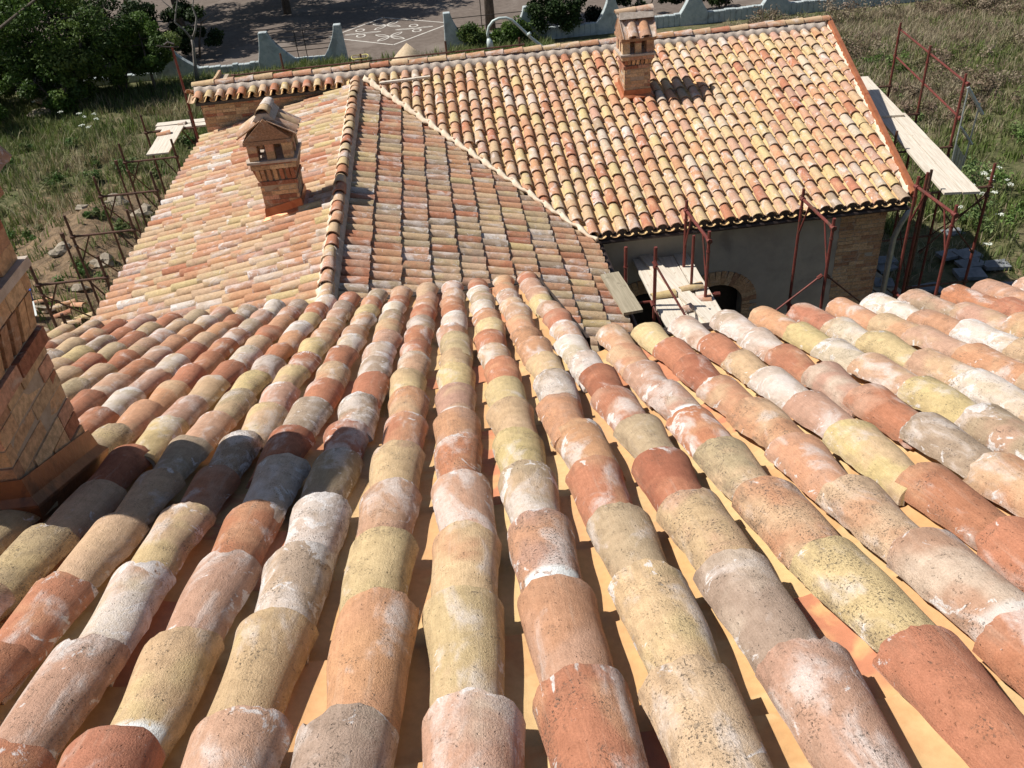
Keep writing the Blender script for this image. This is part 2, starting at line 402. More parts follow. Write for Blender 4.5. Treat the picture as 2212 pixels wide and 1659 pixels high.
fine=(np.abs(XX)<40)&(YY>6)&(YY<38.5)&((np.abs(XX-1)>9)|(YY>27))
ZZ=ZZ+np.where(fine,rng.normal(0,.035,XX.shape),0)
def dirtmap(x,y):
    d=.75*np.exp(-(((x+10.5)/4.0)**2+((y-24.5)/4.5)**2))+.9*np.exp(-(((x+9.5)/2.2)**2+((y-18)/5)**2))
    d+=.55*np.exp(-(((x-12)/1.6)**2+((y-14.5)/3)**2))+.35*np.exp(-(((x-16.5-(y-28)*.25)/1.0)**2+((y-28)/7)**2))
    d+=np.where((np.abs(x-1)<8.5)&(y<24),.55,0)
    return d
n0,n1=XX.shape; idx=np.arange(n0*n1).reshape(n0,n1)
F=np.stack([idx[:-1,:-1].ravel(),idx[:-1,1:].ravel(),idx[1:,1:].ravel(),idx[1:,:-1].ravel()],1)
g=raw_mesh('ground',np.stack([XX.ravel(),YY.ravel(),ZZ.ravel()],1),F,M['ground'],None,{'dirt':('FLOAT',dirtmap(XX,YY).ravel())},True); meta(g,kind='structure')
# road beyond the boundary wall and the drive through the gap
b=MB(); b.add([(-60,40.15,GZ+.012),(60,40.15,GZ+.012),(60,64,GZ+.012),(-60,64,GZ+.012)],[(0,1,2,3)])
b.add([(-3.9,36.4,GZ+.012),(.55,36.4,GZ+.012),(.55,40.15,GZ+.012),(-3.9,40.15,GZ+.012)],[(0,1,2,3)])
o=b.build('road',M['asphalt']); meta(o,kind='structure')
def ribbon(b,pts,w,z):
    pts=[Vector((p[0],p[1],0)) for p in pts]; L=[];n=len(pts)
    for i,p in enumerate(pts):
        d=(pts[min(i+1,n-1)]-pts[max(i-1,0)]).normalized(); s=Vector((-d.y,d.x,0))*w/2*random.uniform(.8,1.15); L.append((p+s,p-s))
    vs=[];
    for a,c in L: vs+=[(a.x,a.y,z),(c.x,c.y,z)]
    b.add(vs,[(2*i,2*i+1,2*i+3,2*i+2) for i in range(n-1)])
def dens(a,c,n=14): return [(a[0]+(c[0]-a[0])*i/n,a[1]+(c[1]-a[1])*i/n) for i in range(n+1)]
b=MB(); dz=GZ+.018
dm=[(-2.33,47.24),(.98,44.6),(-1.79,41.58),(-4.9,44.19)]
for i in range(4): ribbon(b,dens(dm[i],dm[(i+1)%4]),.10,dz)
def petal(c,tip,w=.18,lw=.07):
    c=Vector((c[0],c[1]));t=Vector((tip[0],tip[1]));d=t-c;s=Vector((-d.y,d.x)).normalized()
    for sg in (-1,1):
        ribbon(b,[tuple(c+d*(i/10)+s*sg*w*math.sin(math.pi*i/10)*(.5+.5*i/10)) for i in range(11)],lw,dz+.0006*(1+sg)+.0004)
def loop(c,r=.2,sx=1.,sy=1.35):
    ribbon(b,[(c[0]+r*sx*math.cos(2*math.pi*i/14),c[1]+r*sy*math.sin(2*math.pi*i/14)) for i in range(15)],.08,dz+.002)
for c,tips in (((-2.16,45.46),((-2.85,46.07),(-1.6,46.16),(-1.47,44.96),(-2.72,44.79))),((-1.96,43.17),((-2.65,43.78),(-1.40,43.84),(-1.29,42.46),(-2.53,42.51)))):
    for t_ in tips: petal(c,t_)
for c,l1,l2,t1,t2 in (((-.73,44.28),(-.83,44.85),(-.69,43.83),(-1.71,44.36),(.10,44.33)),((-3.37,44.37),(-3.43,44.99),(-3.35,43.88),(-4.14,44.34),(-2.40,44.36))):
    loop(l1);loop(l2);petal(c,t1,.12);petal(c,t2,.12)
o=b.build('road_marking',M['chalk']); meta(o,kind='structure'); o['label']='white painted diamond with flower motifs on the road'

# ================================================================== FAR HOUSE (cross block B + linking wing C)
FH=thing('house',(2.0,14,GZ),'low brick farmhouse with sunlit tiled roofs meeting in a valley, seen beyond the nearest roof','house')
XB,YR,ZR,DXB,YE,ZE=.8525,17.6155,-4.6803,-.044,11.856,-5.8069
dB=norm((DXB,YE-YR,ZE-ZR)); nB=norm(np.cross((1,0,0),-dB*-1)); nB=norm(np.cross(dB,(-1,0,0)));
if nB[2]<0:nB=-nB
LB=math.dist((XB,YR,ZR),(XB+DXB,YE,ZE))
V1=np.array([-1.40,17.56,0]);V2=np.array([2.085,11.70,0]); vdir=norm(V2-V1); vno=np.array([vdir[1],-vdir[0],0])   # points to -x side?
if vno[0]>0: vno=-vno
R1=np.array([7.93,17.9,0]);R2=np.array([6.99,11.83,0]); rdir=norm(R2-R1); rno=np.array([-rdir[1],rdir[0],0])
if rno[0]<0: rno=-rno
wB={'C':.36,'Y':.13,'O':.18,'P':.17,'W':.06,'T':.065,'G':.03,'K':.005}
cov=Tiles(10,2,.0022,.0025); pan=Tiles(6,1)
nC=16; exB=LB/nC
chB=((3.33,3.83),(15.70,16.20))
def in_chim(x,y,ch,m=.03): return ch[0][0]-m<x<ch[0][1]+m and ch[1][0]-m<y<ch[1][1]+m
for i in range(-13,38):
    for k in range(1,nC+1):
        s=k*exB+random.gauss(0,.008)
        P=np.array([XB+i*PITCH,YR,ZR])+dB*s+nB*random.gauss(0,.003)+np.array([random.gauss(0,.004),0,0])
        if k==nC: P=np.array([XB+i*PITCH,YR,ZR])+dB*(LB+.0)+np.array([0,0,0])
        mid=P-dB*.22
        if (P-V1)@vno>.25 or (P-R1)@rno>.45: continue
        if not in_chim(mid[0],mid[1],chB,.0):
            cov.add(P,dB,nB,L=.44 if k>1 else .40,r0=.068,r1=.0895,th=.017,tilt=.038,col=pick(wB),lich=max(0,random.gauss(.1,.15)),eff=max(0,random.gauss(.12,.25)))
        Pp=np.array([XB+(i+.5)*PITCH,YR,ZR])+dB*(k*exB+(.05 if k==nC else .0))-nB*.078
        mid=Pp-dB*.22
        if not in_chim(mid[0],mid[1],chB,.0):
            pan.add(Pp,dB,nB,L=.44,r0=.088,r1=.074,h=.60,col=random.choices(['L','A','C'],[.86,.08,.06])[0],invert=True,tilt=.022,A=80,eff=0,lich=.05,jit=.3)
clB=[(tuple(V1),tuple(vno)),(tuple(R1),tuple(rno))]
def deck(name,pts,th,parent,mat,label=None):
    b=MB(); n=len(pts); vs=[tuple(p) for p in pts]+[(p[0],p[1],p[2]-th) for p in pts]
    b.add(vs,[tuple(range(n)),tuple(range(n,2*n))[::-1]]+[(i,n+i,n+(i+1)%n,(i+1)%n) for i in range(n)])
    o=b.build(name,mat,parent)
    if label:o['label']=label
    return o
def zB(y): return ZR+(y-YR)*(ZE-ZR)/(YE-YR)
dk=.15
roofB=deck('roof',[(-1.40,17.60,zB(17.6)-dk),(1.98,11.93,zB(11.93)-dk),(6.95,11.93,zB(11.93)-dk),(7.80,17.60,zB(17.6)-dk),(7.80,17.9,zB(17.6)-dk),(-1.40,17.9,zB(17.6)-dk)],.07,FH,M['deck'],'large sunny roof slope of the far cross block')
cov.build('cover_tiles',roofB,None,clB); pan.build('channel_tiles',roofB,None,clB,M['pan'])
# short front strip left of the hip + back slope
cov=Tiles(10,2,.0022,.0025); pan=Tiles(6,1)
for i in range(-26,-11):
    P=np.array([XB+i*PITCH-.01,YR,ZR])+dB*.30
    if P[0]<-1.72: cov.add(P,dB,nB,L=.36,col=pick({'T':.25,'O':.25,'Y':.2,'C':.2,'P':.1}))
    if P[0]<-1.85: pan.add(P+np.array([.105,0,0])-nB*.078+dB*.02,dB,nB,L=.36,r0=.088,r1=.074,h=.6,col='L',invert=True,A=80,eff=0,lich=0,jit=.3)
pan.add(np.array([XB-26.5*PITCH-.01,YR,ZR])+dB*.32-nB*.078,dB,nB,L=.36,r0=.088,r1=.074,h=.6,col='C',invert=True,A=80,eff=0,lich=0,jit=.3)
YBK=19.75; zbk=ZR+.02-(YBK-YR-.15)*.42
dK=norm((0,YBK-17.75,zbk-ZR)); nK=norm((0,-dK[2],dK[1]))
for i in range(-27,34):
    for k in range(1,6):
        P=np.array([XB+i*PITCH,17.75,ZR])+dK*(k*.42)
        cov.add(P,dK,nK,L=.48,col=pick(wB))
        pan.add(P+np.array([.105,0,0])-nK*.078,dK,nK,L=.48,r0=.088,r1=.074,h=.6,col='L',invert=True,A=80,eff=0,lich=0,jit=.3)
roofK=deck('roof',[(-4.66,17.33,zB(17.33)-.13),(-1.8,17.33,zB(17.33)-.13),(-1.8,17.75,ZR-.12),(7.8,17.75,ZR-.12),(7.8,YBK,zbk-.16),(-4.66,YBK,zbk-.16),(-4.66,17.75,ZR-.12)],.05,FH,M['deck'],'back slope and narrow left strip of the far roof')
cov.build('cover_tiles',roofK,None,[((0,0,0),(0,0,-1)),] if 0 else ()); pan.build('channel_tiles',roofK,None,(),M['pan'])
# ridge tiles of B
rt=Tiles(10,2,.002,.002)
x=-4.70; cols='CPPCTOCOCTAOCCOPOACCOPCYOOCTCPOACO'
k=0
while x<7.75:
    rt.add((x+.40 if x+.40<7.92 else 7.92,17.775,ZR+.128+random.gauss(0,.004)),(1,0,0),(0,0,1),L=.44,r0=.080,r1=.098,h=.86,col={'A':'C'}.get(cols[k%len(cols)],cols[k%len(cols)]),A=84)
    x+=.377;k+=1
o=rt.build('ridge_tiles',roofB)
def wavy_strip(name,pts_lo,pts_hi,parent,mat,th=.03,amp=.008):
    b=MB();n=len(pts_lo);vs=[]
    for p,q in zip(pts_lo,pts_hi):
        p=Vector(p);q=Vector(q);m=(p+q)/2+Vector((0,0,amp+random.gauss(0,amp)))
        for s in (p,m,q): vs.append(s+Vector((random.gauss(0,amp*.6),random.gauss(0,amp*.6),random.gauss(0,amp*.4))))
    vs+= [v-Vector((0,0,th)) for v in vs]
    m=3*n;fs=[]
    for i in range(n-1):
        for j in (0,1):
            a=3*i+j; fs.append((a,a+1,a+4,a+3)); fs.append((m+a,m+a+3,m+a+4,m+a+1))
        fs.append((3*i,3*i+3,m+3*i+3,m+3*i)); fs.append((3*i+2,m+3*i+2,m+3*i+5,3*i+5))
    fs.append((0,m,m+1,1));fs.append((1,m+1,m+2,2)); e=3*n-3; fs.append((e,e+1,m+e+1,m+e));fs.append((e+1,e+2,m+e+2,m+e+1))
    b.add(vs,fs); return b.build(name,mat,parent,smooth=True)
xsn=np.arange(-4.70,7.86,.035)
def beadw(x): return .5+.5*math.cos(2*math.pi*((x-XB)/PITCH))
wavy_strip('ridge_mortar',[(x,17.60,ZR-.065+.060*beadw(x)) for x in xsn],[(x,17.712,ZR+.045) for x in xsn],roofB,M['mortar'],.12,.003)
# valley mortar
ts=np.linspace(0,1,150); lo=[];hi=[]
mC=(-5.88+4.80)/(2.085+1.45)
def zCr(x): return -4.80+mC*(x+1.45)
for t_ in ts:
    p=V1+(V2-V1)*t_
    wv=.022*math.sin(p[0]/PITCH*2*math.pi)+.012*math.sin(p[0]/PITCH*4*math.pi+1)
    q=p+vno*(.040+wv); lo.append((q[0],q[1],zCr(q[0])+.012))
    q=p-vno*(.012-.6*wv); hi.append((q[0],q[1],zB(q[1])-.015+.028*math.cos((p[0]-XB)/PITCH*2*math.pi)))
wavy_strip('valley_mortar',lo,hi,roofB,M['mortar_pale'],.05,.005)
# copper verge on the right rake
b=MB()
def rakeP(t,off,dz): 
    p=R1+(R2-R1)*t+rno*off; return (p[0],p[1],zB(p[1])+dz)
sec=[(-.02,-.02),(.00,.035),(.075,.035),(.09,-.03),(.095,-.22),(.08,-.22),(.065,0.0),(.02,0.0)]
ts_=np.linspace(-.0,.985,9); n=len(sec); vs=[]
for t_ in ts_:
    for o_,z_ in sec: vs.append(rakeP(t_,o_,z_+random.gauss(0,.003)))
fs=[(i*n+j,i*n+(j+1)%n,(i+1)*n+(j+1)%n,(i+1)*n+j) for i in range(len(ts_)-1) for j in range(n)]+[tuple(range(n)),tuple(range(len(vs)-n,len(vs)))[::-1]]
b.add(vs,fs); o=b.build('verge_flashing',M['copper'],roofB); o['label']='orange copper strip along the right edge of the far roof'
ts=np.linspace(0.02,.97,110)
wavy_strip('verge_mortar',[rakeP(t_,-.05+random.gauss(0,.006),-.06) for t_ in ts],[rakeP(t_,.012,.02) for t_ in ts],roofB,M['mortar_pale'],.05,.006)
# eave board and gutter
b=MB(); b.box2((2.15,11.90,ZE-.21),(6.93,11.935,ZE-.075)); b.build('eave_board',M['gutter'],FH)
b=MB()
cx_=[XB+DXB+j*PITCH for j in range(6,30) if 2.12<XB+DXB+j*PITCH<6.92]
poly=[(2.12,ZE-.22)]+[(2.12,ZE-.10)]
for x in cx_: poly+=[(x-.075,ZE-.10),(x-.055,ZE-.045),(x,ZE-.022),(x+.055,ZE-.045),(x+.075,ZE-.10)]
poly+=[(6.93,ZE-.10),(6.93,ZE-.22)]
b.prism(poly,11.868,11.89,1); b.build('eave_filler',M['gutter'],FH)
b=MB(); b.tube([(2.1,11.86,ZE-.19),(6.96,11.86,ZE-.19)],.035,8); b.build('gutter',M['gutter'],FH)
# ---- wing C right slope
cov=Tiles(10,3,.003,.003); pan=Tiles(6,1)
dCr=norm((1,0,mC)); nCr=norm((-mC,0,1)); heads=[-1.10,-.725,-.36,0.,.355,.705,1.06,1.42,1.78,2.085]
wC={'C':.22,'O':.24,'P':.08,'T':.16,'G':.14,'Y':.05,'K':.09,'W':.02}
y=17.45;rowsC=[]
while y>6.9: rowsC.append(y); y-=PITCH
for y in rowsC:
    for k,hx in enumerate(heads):
        hx2=hx+random.gauss(0,.006)
        P=np.array([hx2,y+random.gauss(0,.004),zCr(hx2)+random.gauss(0,.003)])
        if (P-V1)@vno<-.02-.0: 
            if (P-dCr*.36-V1)@vno<-.12: continue
        cov.add(P,dCr,nCr,L=.44,r0=.074,r1=.0955,h=.80,tilt=.045,th=.020,col=pick(wC),lich=max(0,random.gauss(.75,.3)))
        pan.add(np.array([hx,y-.105,zCr(hx)])-nCr*.078,dCr,nCr,L=.44,r0=.088,r1=.074,h=.6,col='C',invert=True,A=80,jit=.3)
clC=[(tuple(V1+vno*.03),tuple(-vno)),((-1.52,0,0),(-1,0,0))]
roofC=deck('roof',[(-1.5,17.4,-4.80-dk),(-1.5,6.3,-4.80-dk),(2.03,6.3,-5.86-dk),(2.03,11.8,-5.86-dk)],.06,FH,M['deck'],'right slope of the middle wing, tiles running down to the right')
cov.build('cover_tiles',roofC,None,clC); pan.build('channel_tiles',roofC,None,clC,M['pan'])
# ---- wing C left slope
m2=(4.745-5.45)/(1.56-4.7)                        # slope magnitude
def zCl(x): return -4.755+m2*(x+1.56)
dCl=norm((-1,0,-m2)); nCl=norm((-m2,0,1))
cov=Tiles(10,2,.0025,.003); pan=Tiles(6,1)
wL={'P':.20,'O':.22,'C':.34,'Y':.12,'W':.07,'T':.04,'G':.01}
chC=((-2.64,-2.11),(11.84,12.40))
for y in [17.30-PITCH*j for j in range(55)]:
    if y<6.3: break
    off=random.uniform(-.09,.09)
    for k in range(9):
        hx=-1.88-.37*k+off*(k<8)+random.gauss(0,.02)
        if k==8: hx=-4.72-.0*y-random.uniform(0,.03)-(17-y)*.02
        P=np.array([hx,y,zCl(hx)+random.gauss(0,.004)])
        if in_chim(hx+.22,y,chC,.0): continue
        cov.add(P,dCl,nCl,L=.45,r0=.074,r1=.0955,h=.88,tilt=.035,th=.017,col=pick(wL),lich=max(0,random.gauss(.12,.15)),yaw=random.gauss(0,.02))
    for k in range(8):
        hx=-1.9-.37*k; P=np.array([hx,y-.105,zCl(hx)])
        if in_chim(hx+.25,y-.1,chC,.0): continue
        pan.add(P-nCl*.078,dCl,nCl,L=.5,r0=.088,r1=.074,h=.6,col='C',invert=True,A=80,jit=.3)
cc=[((-1.60,0,0),(1,0,0)),((0,17.46,0),(0,1,0))]
roofL=deck('roof',[(-1.6,17.44,-4.77-dk),(-4.70,17.44,zCl(-4.70)-dk),(-4.85,6.2,zCl(-4.85)-dk),(-1.6,6.2,-4.77-dk)],.06,FH,M['deck'],'left slope of the middle wing with pale pinkish tiles')
cov.build('cover_tiles',roofL,None,cc); pan.build('channel_tiles',roofL,None,cc,M['pan'])
# ridge of C
rt=Tiles(12,3,.003,.003); y=17.42;k=0;cols='OCCKOCOCYCDKPYTCTCTOCTCPOC'
while y>6.6:
    rt.add((-1.56+random.gauss(0,.006),y-.34,-4.655+random.gauss(0,.006)),(0,-1,0),(0,0,1),L=.42,r0=.075,r1=.093,h=.95,col=cols[k%len(cols)],lich=.3,A=88,tilt=.045); y-=.335;k+=1
rt.build('ridge_tiles',roofC)
yy=np.arange(6.6,17.5,.035)
def bw(y,ph=0): return .5+.5*math.cos(2*math.pi*(y-17.45)/PITCH+ph)
wavy_strip('ridge_mortar',[(-1.66-.02*bw(q),q,-4.80+.03*bw(q)) for q in yy],[(-1.58,q,-4.70) for q in yy],roofC,M['mortar_pale'],.09,.004)
o=wavy_strip('ridge_mortar',[(-1.445+.015*bw(q),q,-4.84+.050*bw(q)) for q in yy],[(-1.52,q,-4.71) for q in yy],roofC,M['mortar'],.09,.004)
# gutter and fascia of C right eave (faces the courtyard)
b=MB(); b.tube([(2.15,11.78,-6.03),(2.15,6.4,-6.03)],.045,8); b.box2((2.035,6.4,-6.13),(2.075,11.9,-5.93)); b.build('gutter',M['gutter'],FH)
b=MB(); b.tube([(-4.72,17.3,-5.66),(-4.88,6.3,-5.72)],.04,8); b.build('gutter',M['gutter'],FH)
# ---- walls
def brick_face(b,p0,p1,z0,z1,outn,bl=.25,bh=.057,joint=.007,depth=.05,colw=None,topf=None,botf=None,shade=1.0):
    """courses of real bricks on the vertical face p0-p1 (xy), outward normal outn"""
    p0=np.array(p0,float);p1=np.array(p1,float);L=np.linalg.norm(p1-p0);d=(p1-p0)/L;o=np.array(outn[:2],float)
    z=z0;c=0
    while z<z1-.02:
        s=-(bl/2 if c%2 else 0)+random.uniform(-.02,.02)
        while s<L:
            l=bl*random.choice([1,1,1,.5]) ; a=max(s,0.);e=min(s+l-joint,L)
            if e-a>.02:
                m=p0+d*(a+e)/2; zz=z+bh/2
                if (topf is None or zz+bh/2<topf(m)) and (botf is None or zz>botf(m)):
                    pr=random.uniform(-.004,.004)+ (random.uniform(.0,.006) if random.random()<.15 else 0)
                    cc_=m+o*(pr-depth/2)
                    R=Matrix.Rotation(math.atan2(d[1],d[0]),3,'Z')
                    b.col=tuple(np.array(BR[pick(colw or BRW)])*random.uniform(.82,1.12)*shade)
                    b.box((cc_[0],cc_[1],zz),(e-a,depth,bh),R,.0015)
            s+=l
        z+=bh+joint;c+=1
BR={'tan':lin(200,164,128),'buff':lin(208,178,142),'red':lin(166,112,88),'pink':lin(202,156,130),'brown':lin(176,138,110)}
BRW={'tan':.36,'buff':.22,'pink':.16,'brown':.16,'red':.10}
b=MB(); brick_face(b,(-4.60,17.44),(-1.60,17.44),-6.2,-4.86,(0,-1,0),botf=lambda m:zCl(m[0])-.12)
brick_face(b,(-4.60,19.6),(-4.60,17.44),-7.6,-4.86,(-1,0,0))
b.build('brick_wall',M['brick'],FH)
b=MB(); b.box2((-4.59,17.447,GZ),(-1.5,17.6,-4.9)); b.build('wall',M['joint'],FH)
b=MB(); b.box2((-4.592,17.605,GZ),(-4.4,19.6,-4.95)); b.build('wall',M['joint'],FH)
# front wall of B with two arched openings, quoins of brick at the right corner
def arch_poly(cx,w,zs,z0,n=10,r=None):
    return [(cx+w/2*math.cos(math.pi*i/n),zs+w/2*.8*math.sin(math.pi*i/n)) for i in range(n+1)]
b=MB(); WY=12.15
arcs=[(4.12,.86,-7.48),(2.95,.86,-7.48)]; x0w,x1w=2.06,6.78; ztop=ZE-.10
xcur=x0w; cols_=[]
for cx,w,zs in sorted(arcs):
    pts=arch_poly(cx,w,zs,GZ); L_=cx-w/2;R_=cx+w/2
    b.box2((xcur,WY,GZ),(L_,WY+.3,ztop))
    poly=pts+[(L_,ztop),(R_,ztop)]
    b.prism(poly,WY,WY+.3,1); xcur=R_
b.box2((xcur,WY,GZ),(x1w-.02,WY+.3,ztop))
b.build('wall',M['plaster'],FH)['label']='shaded grey rendered wall under the far eave'
QW={'tan':.5,'buff':.4,'brown':.1}
b=MB(); brick_face(b,(6.05,WY-.004),(6.79,WY-.004),GZ,ZE-.12,(0,-1,0),topf=None,colw=QW)
brick_face(b,(6.79,WY-.004),(7.62,17.6),GZ,-4.9,(.98,-.15,0),topf=lambda m:zB(m[1])-.16,colw=QW)
o=b.build('quoin_bricks',M['brick'],FH)
for cx,w,zs in arcs:
    b=MB(); n=19
    for i in range(n):
        a=math.pi*(i+.5)/n; c=Vector((cx+(w/2+.12)*math.cos(a),WY-.006,zs+(w/2+.12)*.85*math.sin(a)))
        b.col=tuple(np.array(BR[pick(QW)])*random.uniform(.85,1.05)); b.box(c,(.24,.05,.086),Matrix.Rotation(-a,3,'Y'),.002)
    for s in (-1,1):
        for q in range(30):
            b.col=tuple(np.array(BR[pick(QW)])*random.uniform(.85,1.05)); l=.25 if q%2 else .13
            b.box((cx+s*(w/2+l/2),WY-.006,zs-.04-q*.065),(l,.05,.055),None,.002)
    b.build('arch_surround',M['brick'],FH)
    b=MB(); b.prism([(cx+(p[0]-cx)*1.0,p[1]) for p in arch_poly(cx,w,zs,GZ)]+[(cx-w/2,GZ),(cx+w/2,GZ)],WY+.22,WY+.26,1)
    b.col=(.03,.025,.02); b.build('door',M['iron'],FH)
b=MB(); b.box2((7.2,17.4,GZ),(7.4,19.39,-4.95)); b.build('wall',M['mortar'],FH)
b=MB(); b.box2((-4.39,19.4,GZ),(7.4,19.6,-5.4)); b.build('wall',M['mortar'],FH)
b=MB(); b.prism([(12.3,GZ),(17.5,GZ),(17.5,-4.92),(12.3,-5.98)],6.5,6.68,0) ; 
o=b.build('wall',M['mortar'],FH)
b=MB(); b.box2((1.6,6.3,GZ),(1.85,12.14,-6.1)); b.build('wall',M['plaster'],FH)
b=MB(); b.box2((-4.6,6.3,GZ),(-4.4,17.43,-5.75)); b.build('wall',M['plaster'],FH)
b=MB(); b.tube([(6.98,11.86,ZE-.22),(6.96,12.0,-6.35),(6.93,12.06,-6.6),(6.93,12.07,-9.95)],.045,10); o=b.build('downpipe',M['galv'],FH,True); o['label']='pale grey downpipe at the shaded corner'

# ---- chimneys
def chimney(parent,label,x0,x1,y0,y1,zf,slopef,lv,axis,pal,seed,oh=1.0,cop='copper'):
    """lv: dict of levels rel. to zf (front base): skirt, flute0, flute1, ledge, win0, win1, eave, ridge"""
    random.seed(seed)
    root_b=MB(); cx=(x0+x1)/2;cy=(y0+y1)/2;hw=(x1-x0)/2;hd=(y1-y0)/2
    Z=lambda k:zf+lv[k]
    def ring(z0,z1,out,colw=None):
        a,c,e,f=x0-out,x1+out,y0-out,y1+out
        brick_face(root_b,(a,e),(c,e),z0,z1,(0,-1,0),colw=colw); brick_face(root_b,(c,e),(c,f),z0,z1,(1,0,0),colw=colw)
        brick_face(root_b,(c,f),(a,f),z0,z1,(0,1,0),colw=colw); brick_face(root_b,(a,f),(a,e),z0,z1,(-1,0,0),colw=colw)
    zlow=min(slopef(x0,y0),slopef(x1,y1),slopef(x1,y0))-.12
    ring(zlow,Z('flute0'),0)
    # one oversailing course, then the fluted soldier band, then slab
    ring(Z('flute0'),Z('flute0')+.06,.018,{'red':.5,'pink':.3,'tan':.2})
    f0,f1=Z('flute0')+.065,Z('flute1')
    for (pa,pb,nn) in (((x0,y0),(x1,y0),(0,-1)),((x1,y0),(x1,y1),(1,0)),((x1,y1),(x0,y1),(0,1)),((x0,y1),(x0,y0),(-1,0))):
        pa=np.array(pa);pb=np.array(pb);L=np.linalg.norm(pb-pa);d=(pb-pa)/L;n=6
        for i in range(n+1):
            m=pa+d*L*(i/n) ; m=m+(-d*.02 if i==n else d*.02 if i==0 else 0)
            root_b.col=tuple(np.array(BR[pick({'red':.35,'brown':.35,'tan':.3})])*random.uniform(.8,1.1))
            R=Matrix.Rotation(math.atan2(d[1],d[0]),3,'Z')
            c0=m+np.array(nn)*.0; 
            # leaning slab as 8 verts
            w=.052/2; vs=[]
            for zz,o_ in ((f0,.004),(f1,.055*oh)):
                for sd in (-w,w):
                    for dd in (o_,o_-.07):
                        q=m+d*sd+np.array(nn)*dd; vs.append((q[0],q[1],zz))
            root_b.add(vs,[(0,1,3,2),(4,6,7,5),(0,4,5,1),(2,3,7,6),(0,2,6,4),(1,5,7,3)])
    ring(f1+.004,Z('ledge')-.034,.055*oh)
    sh=root_b.build('chimney',M['brick'],parent); sh['label']=label
    core=MB(); core.box2((x0+.003,y0+.003,zlow),(x1-.003,y1-.003,Z('flute0')+.062)); core.build('mortar_core',M['joint'],sh)
    core=MB(); core.box2((x0+.02,y0+.02,Z('flute0')+.063),(x1-.02,y1-.02,f1+.0)); core.build('mortar_core',M['joint'],sh)
    core=MB(); core.box2((x0-.055*oh+.005,y0-.055*oh+.005,f1+.002),(x1+.055*oh-.005,y1+.055*oh-.005,Z('ledge')-.036)); core.build('mortar_core',M['joint'],sh)
    lb=MB(); lb.box2((x0-.085*oh,y0-.085*oh,Z('ledge')-.034),(x1+.085*oh,y1+.085*oh,Z('ledge')),.004); lb.build('chimney_ledge',M['mortar'],sh)
    # window stage: piers
    pb_=MB(); z0=Z('ledge')+.002; z1=Z('win1'); o=.045*oh
    def pier(xa,xb,ya,yb):
        z=z0; pb_=MB()
        while z<z1-.02:
            pb_.col=tuple(np.array(BR[pick(BRW)])*random.uniform(.82,1.1)); h=.055
            pb_.box(((xa+xb)/2,(ya+yb)/2,z+h/2),(xb-xa,yb-ya,h+.004),None,.001); z+=h+.003
        pb_.build('vent_pier',M['brick'],sh)
    a,c,e,f=x0-o,x1+o,y0-o,y1+o; pw=.13
    for xa,xb in ((a,a+pw),(c-pw,c)):
        for ya,yb in ((e,e+pw),(f-pw,f)): pier(xa,xb,ya,yb)
    pier(cx-.055,cx+.055,e,e+.10); pier(cx-.055,cx+.055,f-.10,f); pier(a,a+.10,cy-.055,cy+.055); pier(c-.10,c,cy-.055,cy+.055)
    # gable box under the cap
    cb=MB(); cb.col=tuple(np.array(BR['brown'])*.92); zg=Z('win1')+.006
    cb.box2((a-.03,e-.03,zg),(c+.03,f+.03,zg+.05),.003)
    ez=Z('eave');rz=Z('ridge')
    if axis=='y': poly=[(a-.02,zg+.054),(c+.02,zg+.054),(c+.02,ez-.04),(cx,rz-.13),(a-.02,ez-.04)]; cb.prism(poly,e-.02,f+.02,1)
    else: poly=[(e-.02,zg+.054),(f+.02,zg+.054),(f+.02,ez-.04),(cy,rz-.13),(e-.02,ez-.04)]; cb.prism(poly,a-.02,c+.02,0)
    # copings of thin brick under tiles
    cb.build('cap_gable',M['brick'],sh)
    ct=Tiles(12,3,.002,.003)
    ov=.12
    if axis=='y':
        run=hw+o+ov; dzz=(rz-.12)-(ez)
        for sgn in (-1,1):
            d=norm((sgn*run,0,-dzz)); n=norm((sgn*dzz,0,run))
            for j,yc in enumerate((cy-.115,cy+.115)):
                ct.add((cx+sgn*run,yc,ez+.045),d,n,L=.42 if hw>.2 else .38,r0=.082,r1=.098,h=.62,col=pal[j],A=84,tilt=.0)
            for yc in (cy-.235,cy,cy+.235):
                ct.add(np.array((cx+sgn*(run+.01),yc,ez+.035))-n*.03,d,n,L=.42,r0=.09,r1=.075,h=.45,col=pal[2],invert=True,A=80,tilt=0)
        for j,yh in enumerate((cy-.26 ,cy+.02)):
            ct.add((cx,yh,rz+.0-j*.012),(0,-1,0),(0,0,1),L=.38,r0=.082,r1=.1,h=.9,col=pal[3+j],A=88,tilt=.03)
    else:
        run=hd+o+ov; dzz=(rz-.12)-(ez)
        for sgn in (-1,1):
            d=norm((0,sgn*run,-dzz)); n=norm((0,sgn*dzz,run))
            for j,xc in enumerate((cx-.105,cx+.115)):
                ct.add((xc,cy+sgn*run,ez+.045),d,n,L=.42,r0=.078,r1=.096,h=.72,col=pal[j],A=84,tilt=0)
            for xc in (cx-.215,cx+.005,cx+.235):
                ct.add(np.array((xc,cy+sgn*(run+.01),ez+.035))-n*.03,d,n,L=.42,r0=.09,r1=.075,h=.5,col=pal[2],invert=True,A=80,tilt=0)
        for j,xh in enumerate((cx+.0,cx+.31)):
            ct.add((xh,cy,rz+j*.012),(1,0,0),(0,0,1),L=.36,r0=.075,r1=.092,h=.85,col=pal[3+j],A=88,tilt=.03)
    ct.build('chimney_cap',sh)
    # mortar bed on the cap
    mb=MB()
